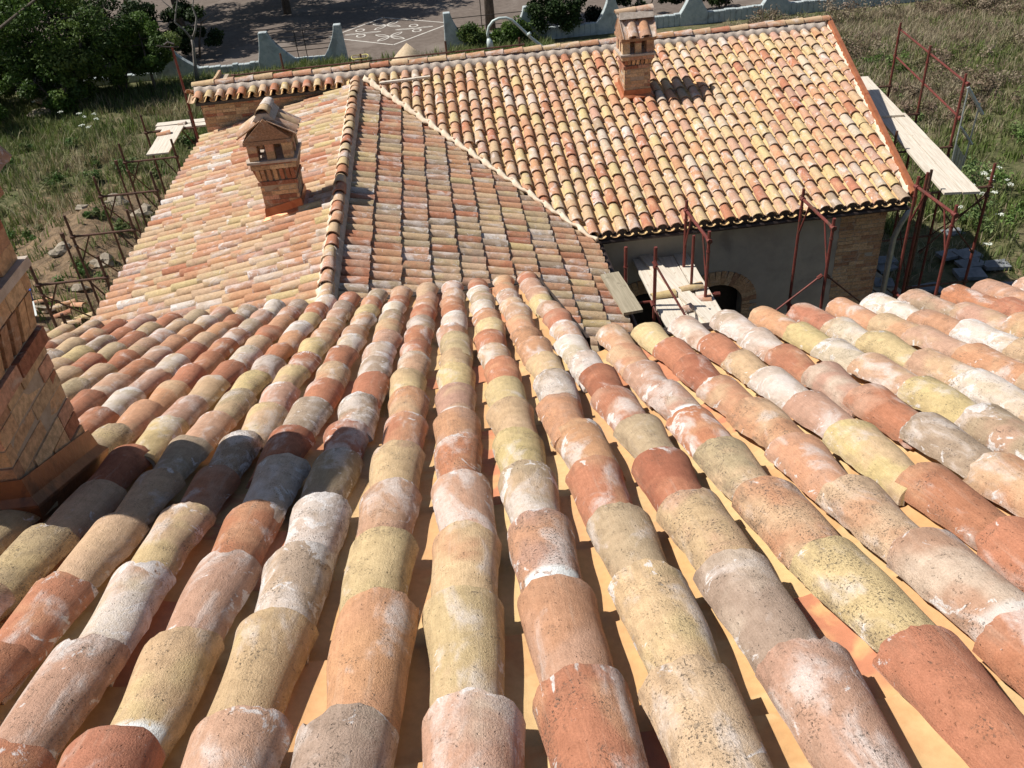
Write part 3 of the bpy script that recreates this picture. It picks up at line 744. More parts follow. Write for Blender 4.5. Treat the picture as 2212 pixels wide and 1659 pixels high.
    if axis=='y': mb.prism([(cx-.15,rz-.17),(cx+.15,rz-.17),(cx+.07,rz-.075),(cx-.07,rz-.075)],cy-.25,cy+.29,1)
    else: mb.prism([(cy-.15,rz-.17),(cy+.15,rz-.17),(cy+.075,rz-.07),(cy-.075,rz-.07)],cx-.30,cx+.30,0)
    mb.build('cap_mortar',M['mortar'],sh)
    # copper skirt
    fb=MB(); g=.008; u=.014; hgt=lv['skirt']; fw=.05 if oh==1 else .02
    for (pa,pc,nn) in (((x0-g,y0-g),(x1+g,y0-g),(0,-1)),((x1+g,y0-g),(x1+g,y1+g),(1,0)),((x1+g,y1+g),(x0-g,y1+g),(0,1)),((x0-g,y1+g),(x0-g,y0-g),(-1,0))):
        vs=[];nn=np.array(nn)
        for p in (pa,pc):
            p=np.array(p); zb_=slopef(*p)
            for off,z in ((0,zb_-.10),(0,zb_+hgt),(u*.4,zb_+hgt+.004),(u,zb_+.02),(u+fw,zb_-.02),(u+fw,zb_-.03)):
                q=p+nn*off
                # mitre outwards at corners
                dirn=(np.array(pa)-np.array(pc))/np.linalg.norm(np.array(pa)-np.array(pc)); q=q+(dirn if p is not None and np.allclose(p,pa) else -dirn)*off
                vs.append((q[0],q[1],z if off<u else slopef(q[0],q[1])+(.02 if off==u else -.01 if z==zb_-.02 else -.02)))
        fb.add(vs,[(i,i+1,i+7,i+6) for i in range(5)]+[(0,5,11,6)])
    o=fb.build('chimney_flashing',M[cop],sh)
    return sh
chimney(FH,'square brick chimney with two small vent openings, standing on the big far roof',3.345,3.815,15.72,16.19,-5.06,lambda x,y:zB(y)-.02,dict(skirt=.10,flute0=.46,flute1=.62,ledge=.73,win0=.73,win1=.94,eave=1.02,ridge=1.46),'x','POPCP',3)
chimney(FH,'brick chimney with small gabled tile cap on the left slope of the middle wing',-2.63,-2.12,11.86,12.38,-4.98,lambda x,y:zCl(x)-.02,dict(skirt=.13,flute0=.44,flute1=.68,ledge=.81,win0=.81,win1=1.03,eave=1.13,ridge=1.50),'y','PCPCW',5)
random.seed(21)

# ================================================================== NEAR HOUSE
NH=thing('house',(0,2.5,GZ),'nearest house whose large sloping terracotta tile roof fills the foreground','house')
H,T_,X0=.9644,.3849,-.0827
dN=norm((0,1,-T_)); nN=norm((0,T_,1)); fN=math.hypot(1,T_)
def zN(y): return -H-T_*y
YE1=6.44; YE2=3.93; XS=.655
wN={'T':.13,'D':.04,'O':.19,'P':.18,'C':.20,'Y':.08,'W':.06,'G':.08,'K':.04}
# colours read off the photograph: row -> string, first letter = tile at y=.98 (k=0) going down the slope
ROWC={}
ROWC_TXT='''
0:PYCPTOPYCKPWTOPP
1:TOPGYCYTCTYOWGWT
2:CCKTOOWCOOOPCGOO
3:PGCDKTDWWPTPYPPT
4:TYOKTPPOC
5:TPCOOODTY
6:TTTYPWCTW
7:OOOGTPTWW
8:OOOGYPWYO
9:OOCCWCYWT
10:COOCCOPCO
11:CCCCCCWOW
12:CCCCCCCPG
-1:GOYPCTOCPTTGTOPC
-2:PCGWGTGTGPPCGWTP
-3:TCPTWDGTCTWPOYOG
-4:TPWCTGCPCTYOCPGT
-5:TTTCCGPKYGTOWYTW
-6:CCCKCDYPCTWCTOPG
-7:CCCKKKKOOTTTPGPW
-8:CCCCCCCTWPWTCOTG
-9:CCCCCCCCTPTPOOCP
-10:CCCCCCCCCKCTCPCK
-11:CCCCCCCCCCCTKTCT
'''
for ln in ROWC_TXT.split():
    a,c=ln.split(':'); ROWC[int(a)]=c
BAND={(1,2):1,(-3,1):1,(0,6):.7,(4,5):1,(6,6):1,(5,1):.5}
near=Tiles(22,12,.0036,.0065); nearp=Tiles(10,2,.0006,.0)
chN=((-1.98,-1.48),(2.28,2.80))
def near_tile(n,k,last,col=None):
    y=.98+.358*k+random.gauss(0,.010)
    if last: y=last
    x=X0+n*PITCH
    col=col or (ROWC[n][k] if n in ROWC and 0<=k<len(ROWC[n]) and ROWC[n][k] in PAL else pick(wN))
    P=np.array([x+random.gauss(0,.006),y,zN(y)])+nN*random.gauss(0,.005)
    if in_chim(x,y-.22,chN,.03) : return
    near.add(P,dN,nN,L=.455+random.gauss(0,.006),r0=.0655,r1=.0930,h=.86,th=.016,col=col,band=BAND.get((n,k),0),lich=None,jit=1.5,tilt=.028)
for n in range(-16,30):
    left=n<=3
    kmax=15 if left else 8
    for k in range(-3,kmax+1):
        near_tile(n,k,(YE1 if left else YE2)+random.gauss(0,.012) if k==kmax else None)
    for k in range(-3,kmax+1):
        y=.98+.358*k-.05; x=X0+(n+.5)*PITCH
        if n==3 and k>8: continue
        if in_chim(x,y-.22,chN,.03) : continue
        if k==kmax: y=(YE1 if left else YE2)+.02
        P=np.array([x,y,zN(y)])-nN*.074
        nearp.add(P,dN,nN,L=.44,r0=.094,r1=.080,h=.50,th=.012,col=random.choices(['A','L','Q'],[.55,.30,.15])[0],invert=True,A=80,eff=0,lich=0,tilt=.024,jit=.4)
roofN=deck('roof',[(-3.5,-.6,zN(-.6)-.17),(6.1,-.6,zN(-.6)-.17),(6.1,3.90,zN(3.9)-.17),(.62,3.90,zN(3.9)-.17),(.62,6.40,zN(6.4)-.17),(-3.5,6.40,zN(6.4)-.17)],.08,NH,M['deck'],'weathered foreground roof, rows of curved tiles running away from the viewer')
near.build('cover_tiles',roofN); nearp.build('channel_tiles',roofN,None,(),M['pan'])
# side flashing where the left part runs further out
b=MB(); b.add([(.635,3.95,zN(3.95)-.07),(.635,6.46,zN(6.46)-.07),(.655,6.46,zN(6.46)-.075),(.655,3.95,zN(3.95)-.075),(.635,3.95,zN(3.95)-.22),(.635,6.46,zN(6.46)-.22),(.655,6.46,zN(6.46)-.22),(.655,3.95,zN(3.95)-.22)],[(0,1,2,3),(4,7,6,5),(0,4,5,1),(3,2,6,7),(0,3,7,4),(1,5,6,2)])
if 0: b.add([(.665,3.95,zN(3.95)-.02),(.665,6.46,zN(6.46)-.02),(.70,6.46,zN(6.46)-.035),(.70,3.95,zN(3.95)-.035),(.665,3.95,zN(3.95)-.30),(.665,6.46,zN(6.46)-.30),(.70,6.46,zN(6.46)-.30),(.70,3.95,zN(3.95)-.30)],[(0,1,2,3),(4,7,6,5),(0,4,5,1),(3,2,6,7),(0,3,7,4),(1,5,6,2)])
b.build('side_flashing',M['gutter'],roofN)
b=MB(); b.tube([(.72,4.06,zN(4.0)-.17),(6.3,4.06,zN(4.0)-.17)],.045,8); b.box2((.70,3.905,zN(3.9)-.30),(6.1,3.93,zN(3.9)-.10)); b.build('gutter',M['gutter'],NH)
b=MB(); b.tube([(-3.6,6.57,zN(6.5)-.17),(.66,6.57,zN(6.5)-.17)],.045,8); b.build('gutter',M['gutter'],NH)
for lo_,hi_ in (((.602,3.5,GZ),(6.0,3.7,-2.75)),((-3.3,6.0,GZ),(.6,6.2,-3.65)),((.5,3.5,GZ),(.6,5.998,-3.7)),((-3.3,-.5,GZ),(-3.1,5.998,-3.7))):
    b=MB(); b.box2(lo_,hi_); b.build('wall',M['plaster'],NH)
chimney(NH,'large shaded brick chimney with copper skirt at the left edge of the foreground roof',-1.98,-1.495,2.29,2.77,-1.80,lambda x,y:zN(y)-.01,dict(skirt=.09,flute0=.26,flute1=.46,ledge=.57,win0=.57,win1=.78,eave=.88,ridge=1.56),'y','OCPCO',9,.6,'copper_shade')
random.seed(33)

# ================================================================== BOUNDARY WALL, RAILS
WYb=39.9
def flare(cx,left,right,ztop=-8.50,w=.36,zl=-9.70):
    """profile in x,z: straight side or flared side"""
    L=[(cx-w/2,ztop)];Rr=[(cx+w/2,ztop)]
    pl=[];pr=[]
    n=6
    for i in range(1,n+1):
        t=i/n; z=ztop+(zl-ztop)*t
        pl.append((cx-w/2-(left*(t**1.5)),z)); pr.append((cx+w/2+(right*(t**1.5)),z))
    return [(cx-w/2,ztop)]+pl+[(cx-w/2-left,GZ-.1),(cx+w/2+right,GZ-.1)]+pr[::-1]+[(cx+w/2,ztop)]
def rough_wall(name,boxes,polys,label):
    b=MB()
    for lo,hi in boxes: 
        nx=max(1,int((hi[0]-lo[0])/.25)); 
        for i in range(nx):
            xa=lo[0]+(hi[0]-lo[0])*i/nx; xb=lo[0]+(hi[0]-lo[0])*(i+1)/nx
            b.box2((xa,lo[1],lo[2]),(xb,hi[1],hi[2]+random.uniform(-.03,.03)))
    for p in polys: b.prism(p,WYb-.16,WYb+.16,1)
    o=b.build(name,M['white'],None,False,.03); meta(o,label,'wall'); return o
rough_wall('boundary_wall',[((-16,WYb-.13,GZ-.1),(-4.2,WYb+.13,-9.70))],[flare(-11.3,.5,1.0,-8.75,.40),flare(-7.15,.25,.95,-8.52),flare(-3.98,.55,.06,-8.50,.32)],'rough blue-white low wall with flared pillars left of the driveway gap')
rough_wall('boundary_wall',[((.9,WYb-.13,GZ-.1),(24,WYb+.13,-9.50)),((24,WYb-.13,GZ-.1),(60,WYb+.13,-9.30))],[flare(.72,.05,.60,-8.48,.30)]+[flare(4.2+3.68*i,.45,.45,-8.55,.34,-9.5) for i in range(6)],'long blue-white pillared wall in shade behind the far roof, right of the driveway')
def rail(name,segs,label,r=.018,mat='iron',cat='railing',group=None):
    ro=thing(name,((segs[0][1][0]+segs[0][2][0])/2,segs[0][1][1],GZ),label,cat,group)
    for nm,a,c in segs: MB().tube([a,c],r,6).build(nm,M[mat],ro)
    return ro
zs_=[-8.59,-8.83,-9.02,-9.23,-9.42]
rail('railing',[('rail',(-7.0,WYb,z),(-4.1,WYb,z)) for z in zs_]+[('upright',(-5.84,WYb-.02,-8.58),(-5.84,WYb-.02,-9.7)),('upright',(-5.47,WYb-.02,-8.58),(-5.47,WYb-.02,-9.7))],'dark iron railing between the two left pillars of the low wall')
rail('railing',[('rail',(.8,WYb,z),(4.2,WYb,z)) for z in (-8.75,-9.15)]+[('upright',(2.2,WYb-.02,-8.1),(2.2,WYb-.02,-9.5))],'dark iron railing right of the driveway with a tall upright')

# ================================================================== SCAFFOLDS
def tube_part(name,parent,a,c,r=.024,mat='rust',n=8):
    b=MB().tube([a,c],r,n); A_=Vector(a);C_=Vector(c);d=(C_-A_).normalized()
    if name in ('transom','guard_rail','brace','ledger'):
        for p_,q in ((A_,1),(C_,-1)): b.tube([p_-d*.035,p_+d*.045*1],r*1.0+.016,6)
    if name=='post' and A_.z<GZ+.5: b.box((a[0],a[1],GZ+.012),(.15,.15,.02))
    if name=='post' and A_.z<GZ+.5: b.tube([C_-d*.32,C_-d*.30],r+.008,8)
    return b.build(name,M[mat],parent)
# left scaffold along the left eave
SL=thing('scaffold',(-6.05,15,GZ),'rusty tube scaffold of narrow frames along the left eave of the middle wing','scaffold')
xo,xi=-6.60,-5.55; yf=[19.95,18.12,16.33,14.58,12.82,11.05]
for j,y in enumerate(yf):
    zt=-5.72
    tube_part('post',SL,(xo,y,GZ),(xo,y,zt+(.0 if j<5 else -.1)),mat='rust2'); tube_part('post',SL,(xi,y,GZ),(xi,y,zt-.02),mat='rust2')
    tube_part('transom',SL,(xo,y,-6.12),(xi,y,-6.12),.021,'rust2'); tube_part('transom',SL,(xo,y,-7.9),(xi,y,-7.9),.021,'rust2')
    tube_part('strut',SL,(xo+.28,y,-6.13),(xo,y,-6.62),.014,'rust2'); tube_part('strut',SL,(xi-.28,y,-6.13),(xi,y,-6.62),.014,'rust2')
for j in range(5):
    a,c=yf[j],yf[j+1]
    tube_part('brace',SL,(xi,a,-6.3),(xi,c,-7.9),.013,'rust2',6); tube_part('brace',SL,(xo,c,-6.3),(xo,a,-7.9),.013,'rust2',6)
tube_part('brace',SL,(xo+.05,yf[1]-.6,-9.9),(xo+.05,yf[1]-.6,-5.9),.02,'rust2'); tube_part('brace',SL,(xo+.1,yf[3]-.55,-9.9),(xo+.1,yf[3]-.55,-5.85),.02,'rust2')
o=MB().tube([(-5.06,18.3,-7.5),(-5.06,18.3,-4.02)],.024).build('scaffold_pole',M['rust']); meta(o,'tall lone red pole beside the shaded brick end wall','pole')
o=MB().tube([(-5.34,18.3,-3.96),(-5.2,18.3,-4.0),(-4.93,18.3,-4.03)],.018,6); o.tube([(-5.2,18.32,-3.97),(-5.12,18.34,-3.93),(-5.0,18.3,-3.97)],.025,6)
o=o.build('cable',M['iron']); meta(o,'short grey cable end lying across the top of the tall red pole','cable')
def plank(label,a,c,w,th=.04,mat='plank',group=None,up=(0,0,1),lift=0,name='plank'):
    a=Vector(a);c=Vector(c); d=(c-a); L=d.length; d.normalize(); s=d.cross(Vector(up)).normalized(); u=s.cross(d)
    b=MB(); n=8; vs=[];
    for i in range(n+1):
        p=a+d*L*i/n+u*(random.gauss(0,.003))
        for sx,uz in ((-1,0),(1,0),(1,-1),(-1,-1)): vs.append(p+s*sx*(w/2+random.gauss(0,.002))+u*uz*th)
    fs=[(4*i+j,4*i+(j+1)%4,4*i+4+(j+1)%4,4*i+4+j) for i in range(n) for j in range(4)]+[(0,1,2,3),(4*n+3,4*n+2,4*n+1,4*n)]
    b.add(vs,fs); me_v=np.array([tuple(v) for v in vs])
    o=b.build(name,M[mat],None)
    # grain coordinates along the board
    rel=me_v-np.array(a); al=rel@np.array(d); ac=rel@np.array(s); off=random.uniform(0,50)
    at=o.data.attributes.new('tloc','FLOAT_VECTOR','POINT'); at.data.foreach_set('vector',np.stack([al*2.0+off,ac*45,al*0+off],1).astype('f').ravel())
    if label: meta(o,label,'plank',group)
    return o
plank('pale board lying across the far end of the left scaffold',(-6.45,20.35,-6.085),(-5.0,20.35,-6.085),.24)
plank('narrow pale board beside the crossing board on the left scaffold',(-6.40,20.08,-6.085),(-5.0,20.08,-6.085),.22)
plank('wide bluish-white sheet running lengthwise on the left scaffold',(-5.98,20.0,-6.05),(-5.98,18.35,-6.085),.46,.03)
def loose_tile(name,label,pos,d,n,col,L=.40,group=None):
    t=Tiles(12,3,.003,.004); t.add(pos,norm(d),norm(n),L=L,r0=.07,r1=.088,col=col,lich=.2,jit=1); o=t.build(name,None); return meta(o,label,'roof tile',group)
loose_tile('roof_tile','broken orange tile lying flat on the boards of the left scaffold',(-5.95,19.55,-5.99),(1,.3,0),(0,0,1),'O',.3)
loose_tile('roof_tile','small dark tile piece on the crossing boards of the left scaffold',(-5.75,20.2,-6.03),(1,.1,0),(0,0,1),'G',.18)
# right scaffold along the skewed gable
SR=thing('scaffold',(8.6,15,GZ),'red scaffold with double guard rails beside the copper edge of the far roof','scaffold')
def rx(y,o_): return 8.80+.155*(y-12.72)+o_
yr_=[12.74,14.53,16.32,18.10]
for j,y in enumerate(yr_):
    xo_,xi_=rx(y,0),rx(y,-1.05)
    zt=-5.83 if j==0 else -4.93-.0*j
    tube_part('post',SR,(xo_,y,GZ),(xo_,y,zt)); tube_part('post',SR,(xi_,y+.02,GZ),(xi_,y+.02,-5.83),mat='rust2')
    for z in (-6.23,-8.0): tube_part('transom',SR,(xi_,y,z),(xo_,y,z),.021,'rust2')
    tube_part('strut',SR,(xo_-.28,y,-6.24),(xo_,y,-6.7),.014,'rust2')
tube_part('guard_rail',SR,(rx(18.17,.03),18.17,-5.08),(rx(14.45,.03),14.45,-5.08),.020); tube_part('guard_rail',SR,(rx(18.17,.03),18.17,-5.62),(rx(14.45,.03),14.45,-5.68),.020)
for j in range(3):
    tube_part('brace',SR,(rx(yr_[j],0),yr_[j],-6.4),(rx(yr_[j+1],0),yr_[j+1],-8.0),.013,'rust2',6)
    tube_part('brace',SR,(rx(yr_[j],-1.05),yr_[j],-8.0),(rx(yr_[j+1],-1.05),yr_[j+1],-6.4),.013,'rust2',6)
tube_part('brace',SR,(rx(12.74,-.95),12.74,-6.3),(rx(12.74,-.02),12.74,-7.4),.013,'rust2',6); tube_part('brace',SR,(rx(12.74,-.95),12.74,-7.3),(rx(12.74,-.02),12.74,-6.35),.013,'rust2',6)
for i,(o_,ya,yb_,w,lb) in enumerate(((-.70,12.55,16.9,.27,'inner of the two long pale boards side by side on the right scaffold'),(-.41,12.50,16.3,.27,'outer of the two long pale boards side by side on the right scaffold'),(-.62,16.1,18.6,.50,'far pale board half in shadow beside the copper roof edge'))):
    plank(lb,(rx(ya,o_),ya,-6.165+.0*i+(.042 if i==2 else 0)),(rx(yb_,o_),yb_,-6.165+(.042 if i==2 else 0)),w)
plank('short grey board end sticking out past the top of the copper roof edge',(9.0,21.0,-6.15),(9.75,20.7,-6.15),.25,.04)
# galvanised gate frame hung on the third post
LG=thing('scaffold_gate',(9.1,14.35,-6.5),'pale galvanised frame with slatted lower panel hanging on the outer scaffold post','gate')
p=lambda u,z:(9.10+.30*u,14.40-.04*u,z)
tube_part('frame_tube',LG,p(0,-5.13),p(0,-6.42),.014,'galv'); tube_part('frame_tube',LG,p(.85,-5.42),p(.72,-6.55),.014,'galv')
MB().tube([p(-.05,-5.12),p(1.15,-5.62)],.028,6).build('top_bar',M['galv'],LG); MB().tube([p(.05,-5.82),p(.95,-6.16)],.022,6).build('middle_bar',M['galv'],LG)
b=MB()
for q in range(4):
    u0=q*.18; b.add([p(u0+.02,-6.12-.07*q),p(u0+.15,-6.17-.07*q),p(u0+.15,-6.52-.05*q),p(u0+.02,-6.47-.05*q),tuple(np.array(p(u0+.02,-6.12-.07*q))+np.array((0,.02,0))),tuple(np.array(p(u0+.15,-6.17-.07*q))+np.array((0,.02,0))),tuple(np.array(p(u0+.15,-6.52-.05*q))+np.array((0,.02,0))),tuple(np.array(p(u0+.02,-6.47-.05*q))+np.array((0,.02,0)))],[(0,1,2,3),(4,7,6,5),(0,4,5,1),(1,5,6,2),(2,6,7,3),(3,7,4,0)])
b.build('slat_panel',M['galv'],LG)
# courtyard scaffold in front of the shaded wall
SF=thing('scaffold',(5.2,11.2,GZ),'dark red scaffold frames standing in front of the shaded courtyard wall','scaffold')
for j,(x,ztop) in enumerate(((3.42,-5.40),(5.18,-5.42),(6.93,-5.43))):
    yi,yo=11.70,10.68
    tube_part('post',SF,(x,yi,GZ),(x,yi,ztop)); tube_part('post',SF,(x+.04,yo,GZ),(x+.04,yo,ztop-.02))
    tube_part('transom',SF,(x,yi,ztop-.16),(x+.04,yo,ztop-.16),.024); tube_part('transom',SF,(x,yi,-7.4),(x+.04,yo,-7.4),.022)
    tube_part('strut',SF,(x,yi-.26,ztop-.17),(x,yi,ztop-.75),.014); tube_part('strut',SF,(x+.03,yo+.26,ztop-.17),(x+.03,yo,ztop-.75),.014)
tube_part('post',SF,(3.34,11.0,-6.6),(3.34,11.0,-5.62),.022); tube_part('transom',SF,(3.38,11.68,-6.55),(3.36,11.0,-6.6),.022)
tube_part('post',SF,(7.15,11.85,GZ),(7.15,11.85,-5.45))
tube_part('brace',SF,(5.15,10.70,-6.35),(3.55,10.6,-7.55),.014); tube_part('brace',SF,(5.25,10.70,-6.35),(7.0,10.66,-7.9),.014,'rust2')
tube_part('ledger',SF,(3.0,10.6,-7.42),(7.0,10.6,-7.42),.016)
tube_part('post',SF,(4.1,9.9,GZ),(4.1,9.9,-7.05),.02)
SP=thing('scaffold',(2.9,10.6,GZ),'short red scaffold bay carrying loose boards in the courtyard corner','scaffold')
for (x,y,zt) in ((2.68,10.55,-5.50),(2.31,10.75,-5.55),(3.62,10.1,-6.5),(2.25,12.0,-6.3)): tube_part('post',SP,(x,y,GZ),(x,y,zt),.026)
tube_part('brace',SP,(2.66,10.5,-5.72),(3.14,9.6,-6.6),.017); tube_part('brace',SP,(2.64,10.5,-6.35),(2.78,9.7,-6.85),.017); tube_part('brace',SP,(3.45,11.0,-6.5),(3.62,9.7,-6.75),.017)
for y in (12.3,10.9,9.8): tube_part('transom',SP,(2.2,y,-6.56),(3.7,y,-6.56),.022)
G='boards loose on the courtyard scaffold'
zt=-6.495
plank('white board lying lowest at the left of the courtyard boards',(2.86,12.15,zt),(2.87,9.6,zt),.28,group=G)
plank('second pale board on the left side under the crossing board',(3.055,12.0,zt),(3.06,9.5,zt),.11,group=G)
plank('pale board crossing the others diagonally in the courtyard',(2.84,12.5,zt+.045),(3.40,9.9,zt+.05),.20,group=G)
plank('pale board in the middle carrying the loose tiles',(3.235,12.1,zt),(3.245,9.6,zt),.235,group=G)
plank('rightmost board lying towards the arched door',(3.48,12.35,zt+.002),(3.49,9.7,zt+.002),.22,group=G)
plank('short broken board end poking out at the top left of the courtyard boards',(2.66,12.55,zt-.045),(3.0,12.45,zt-.045),.10)
loose_tile('roof_tile','cream tile lying lengthwise on the courtyard boards',(3.50,11.0,zt+.11),(1,.12,0),(0,0,1),'Y',.34)
loose_tile('roof_tile','yellowish tile half under the red brace on the left courtyard board',(3.08,10.9,zt+.095),(1,.05,0),(0,0,1),'Y',.36)
loose_tile('roof_tile','upturned orange tile beside the cream one on the courtyard boards',(3.55,10.70,zt+.06),(1,-.1,0),(0.1,0,1),'O',.28)
loose_tile('roof_tile','small tile fragment nearest the foreground roof on the courtyard boards',(3.20,10.45,zt+.10),(1,.3,0),(0,0,1),'P',.16)
plank('mossy grey board lying across the eave corner of the middle wing',(2.02,10.45,-5.76),(2.13,9.45,-5.80),.26,.04,'plank_old')
# guard rail behind the ridge
SB=thing('scaffold',(0,19.95,GZ),'thin dark scaffold rail running behind the ridge of the far roof','scaffold')
tube_part('guard_rail',SB,(-4.4,19.9,-5.07),(1.95,19.9,-5.05),.018,'rust2'); tube_part('guard_rail',SB,(-1.75,19.8,-5.16),(-.45,19.8,-5.12),.016,'rust2')
for x,z in ((-3.3,-4.72),(-1.6,-4.9),(.27,-4.82),(1.89,-4.9)): tube_part('post',SB,(x,19.93,GZ),(x,19.93,z),.022,'rust2')
b=MB(); b.tube([(-1.62+.185*math.cos(a),19.95+.185*math.sin(a),-4.965+.01*math.sin(3*a)) for a in np.linspace(0,2*math.pi,29)],.009,6,False); o=b.build('hose',M['yellow']); meta(o,'yellow hoop of hose hung on a post behind the ridge','hose')
o=plank('pale grey batten lying on the far roof just below its ridge',(-1.10,17.10,zB(17.10)+.025),(-.13,17.14,zB(17.14)+.025),.075,.035,'plank',name='batten')
# ================================================================== street lamp, sand, rocks, rubble
LP=thing('street_lamp',(3.9,24,GZ),'pale grey gooseneck lamp rising behind the ridge in front of the wall','street lamp')
pts=[(1.462,24,-5.86),(1.45,24,-5.72),(1.50,24,-5.56),(1.62,24,-5.43),(1.78,24,-5.375),(1.97,24,-5.38),(2.12,24,-5.45),(2.28,24,-5.61),(2.62,24,-5.97),(3.22,24,-6.50),(3.9,24,-7.1),(3.9,24,-10)]
MB().tube(pts,[.035]*8+[.04]*4,10).build('arm',M['lamp'],LP,True)
b=MB(); b.tube([(1.47,24,-5.84),(1.49,24,-5.95),(1.50,24,-6.12)],[.045,.085,.09],12); b.build('lamp_head',M['lamp'],LP,True)
MB().tube([(2.49,23.97,-5.86),(2.58,23.93,-5.80)],.04,8).build('collar',M['lamp'],LP)
def blob(name,c,size,mat,label,cat,sub=3,amp=.25,seed=0,flat=0):
    random.seed(seed); bm=bmesh.new(); bmesh.ops.create_icosphere(bm,subdivisions=sub,radius=1)
    ph=[(random.uniform(1,4),random.uniform(1,4),random.uniform(1,4),random.uniform(0,6)) for _ in range(6)]
    for v in bm.verts:
        q=v.co.copy(); k=1+sum(amp/3*math.sin(a*q.x+b_*q.y+c_*q.z+p) for a,b_,c_,p in ph)
        v.co=Vector((q.x*size[0]*k+c[0],q.y*size[1]*k+c[1],max(q.z,-.3)*size[2]*k+c[2]))
    me=bpy.data.meshes.new(name); bm.to_mesh(me); bm.free(); o=link_mesh(name,me,None,M[mat]); 
    return meta(o,label,cat)
b=MB(); n=28
vs=[(-1.05+random.gauss(0,.02),36,-8.62)]
for rr,zz in ((.35,-8.95),(.75,-9.35),(1.2,-9.72),(1.75,-10.05)):
    for i in range(n): a=2*math.pi*i/n; k=rr*(1+.05*math.sin(3*a)+random.gauss(0,.02)); vs.append((-1.05+k*math.cos(a),36+k*math.sin(a),zz))
fs=[(0,1+i,1+(i+1)%n) for i in range(n)]+[(1+r*n+i,1+(r+1)*n+i,1+(r+1)*n+(i+1)%n,1+r*n+(i+1)%n) for r in range(3) for i in range(n)]
b.add(vs,fs); o=b.build('sand_pile',M['sand'],None,True); meta(o,'pointed heap of yellow sand behind the ridge near the driveway','sand pile')
blob('boulder',(-15.4,37.0,GZ+.1),(1.1,.8,.55),'rock','large brown boulder in the grass below the dark tree','rock',3,.5,4)
RK='stones beside the left scaffold'
for i,(x,y,s) in enumerate(((-9.6,24.6,.35),(-10.4,24.2,.22),(-9.0,21.0,.28),(-9.3,19.9,.2),(-10.2,21.6,.24),(-8.7,23.9,.3),(-9.9,18.8,.22))):
    o=blob('stone',(x,y,GZ+float(ground_h(np.array(x),np.array(y)))+.03),(s,s*.8,s*.6),'rock','pale stone on the spoil beside the left scaffold','stone',2,.5,20+i); o['group']=RK
random.seed(40)
TG='spare tiles on the ground behind the chimney'
gh=lambda x,y: GZ+float(ground_h(np.array(x),np.array(y)))
for i,(x,y,a,c) in enumerate(((-9.7,19.3,.4,'O'),(-9.4,18.9,.5,'C'),(-9.1,18.6,.2,'T'),(-9.2,19.2,.5,'O'),(-8.8,18.3,.1,'C'),(-8.9,18.9,-.5,'O'),(-9.9,18.7,1.0,'P'),(-8.5,18.0,.2,'T'),(-8.6,18.5,.0,'Y'))):
    o=loose_tile('roof_tile','spare terracotta tile lying on the ground just right of the near chimney',(x,y,gh(x,y)+.14+.05*(i%3)),(math.cos(a),math.sin(a),.12*(i%3-1)),(0,0,1),c,.45,TG)
b=MB(); z_=gh(-10.45,19.5); b.tube([(-10.45,19.5,z_),(-10.45,19.5,z_+.28)],[.14,.18],14); o=b.build('bucket',M['blue']); meta(o,'bright blue bucket on the ground right of the near chimney','bucket')
b=MB(); b.box((-9.95,18.35,gh(-9.95,18.35)+.22),(.42,.42,.02),Matrix.Rotation(.5,3,'X')@Matrix.Rotation(.3,3,'Z')); o=b.build('board',M['board_white']); meta(o,'small white panel propped on tile rubble near the chimney','board')
# slabs and boards in the shade right of the far house
SG='grey slabs stacked on the shaded ground'
for i in range(16):
    x=9.7+random.uniform(-.5,2.3); y=16.9+random.uniform(-2.2,1.4)
    b=MB(); b.box((x,y,GZ+.06+.004*i),(random.uniform(.4,.6),random.uniform(.3,.45),.08),Matrix.Rotation(random.uniform(-.3,.3),3,'Z'),.01); o=b.build('stone_slab',M['slab']); meta(o,'grey stone slab on the shaded ground by the right corner of the far house','slab',SG)
for i in range(6):
    o=plank('long dark board on shaded ground by the right corner of the far house',(7.7+.30*i,17.5-.15*i,GZ+.07),(8.35+.32*i,12.0,GZ+.07),.24,.05,'plank_old','boards on the ground right of the far house')

# ================================================================== VEGETATION
def leaf_cloud(name,centers,nleaf,size,cols,parent,squash=.8,up=.3,shell=.55):
    """centers: list of (x,y,z,r). many small leaf faces scattered through each clump"""
    C=np.array(centers,float); w=C[:,3]**2; idx=rng.choice(len(C),nleaf,p=w/w.sum()); c=C[idx]
    d=rng.normal(size=(nleaf,3)); d/=np.linalg.norm(d,axis=1)[:,None]; rad=c[:,3]*(shell+(1-shell)*rng.random(nleaf))**1.0*rng.choice([1,1,1,1.12],nleaf)
    P=c[:,:3]+d*rad[:,None]*np.array([1,1,squash])
    # leaf quad (rhombus)
    nrm=d*.6+rng.normal(size=(nleaf,3))*.7+np.array([0,0,up]); nrm/=np.linalg.norm(nrm,axis=1)[:,None]
    a=np.cross(nrm,rng.normal(size=(nleaf,3))); a/=np.linalg.norm(a,axis=1)[:,None]; bb=np.cross(nrm,a)
    s=size*rng.uniform(.6,1.35,nleaf)[:,None]
    V=np.stack([P-a*s,P-bb*s*.45+nrm*s*.12,P+a*s,P+bb*s*.45+nrm*s*.12],1).reshape(-1,3)
    F=np.arange(nleaf*4).reshape(-1,4)
    cl=np.array(cols)[rng.integers(0,len(cols),len(C))][idx]*rng.uniform(.7,1.3,(nleaf,1))
    return raw_mesh(name,V,F,M['leaf'],parent,{'tcol':('FLOAT_COLOR',np.repeat(cl,4,0))})
GREEN=[(.07,.125,.022),(.09,.155,.03),(.12,.18,.038),(.055,.095,.02),(.14,.185,.05)]
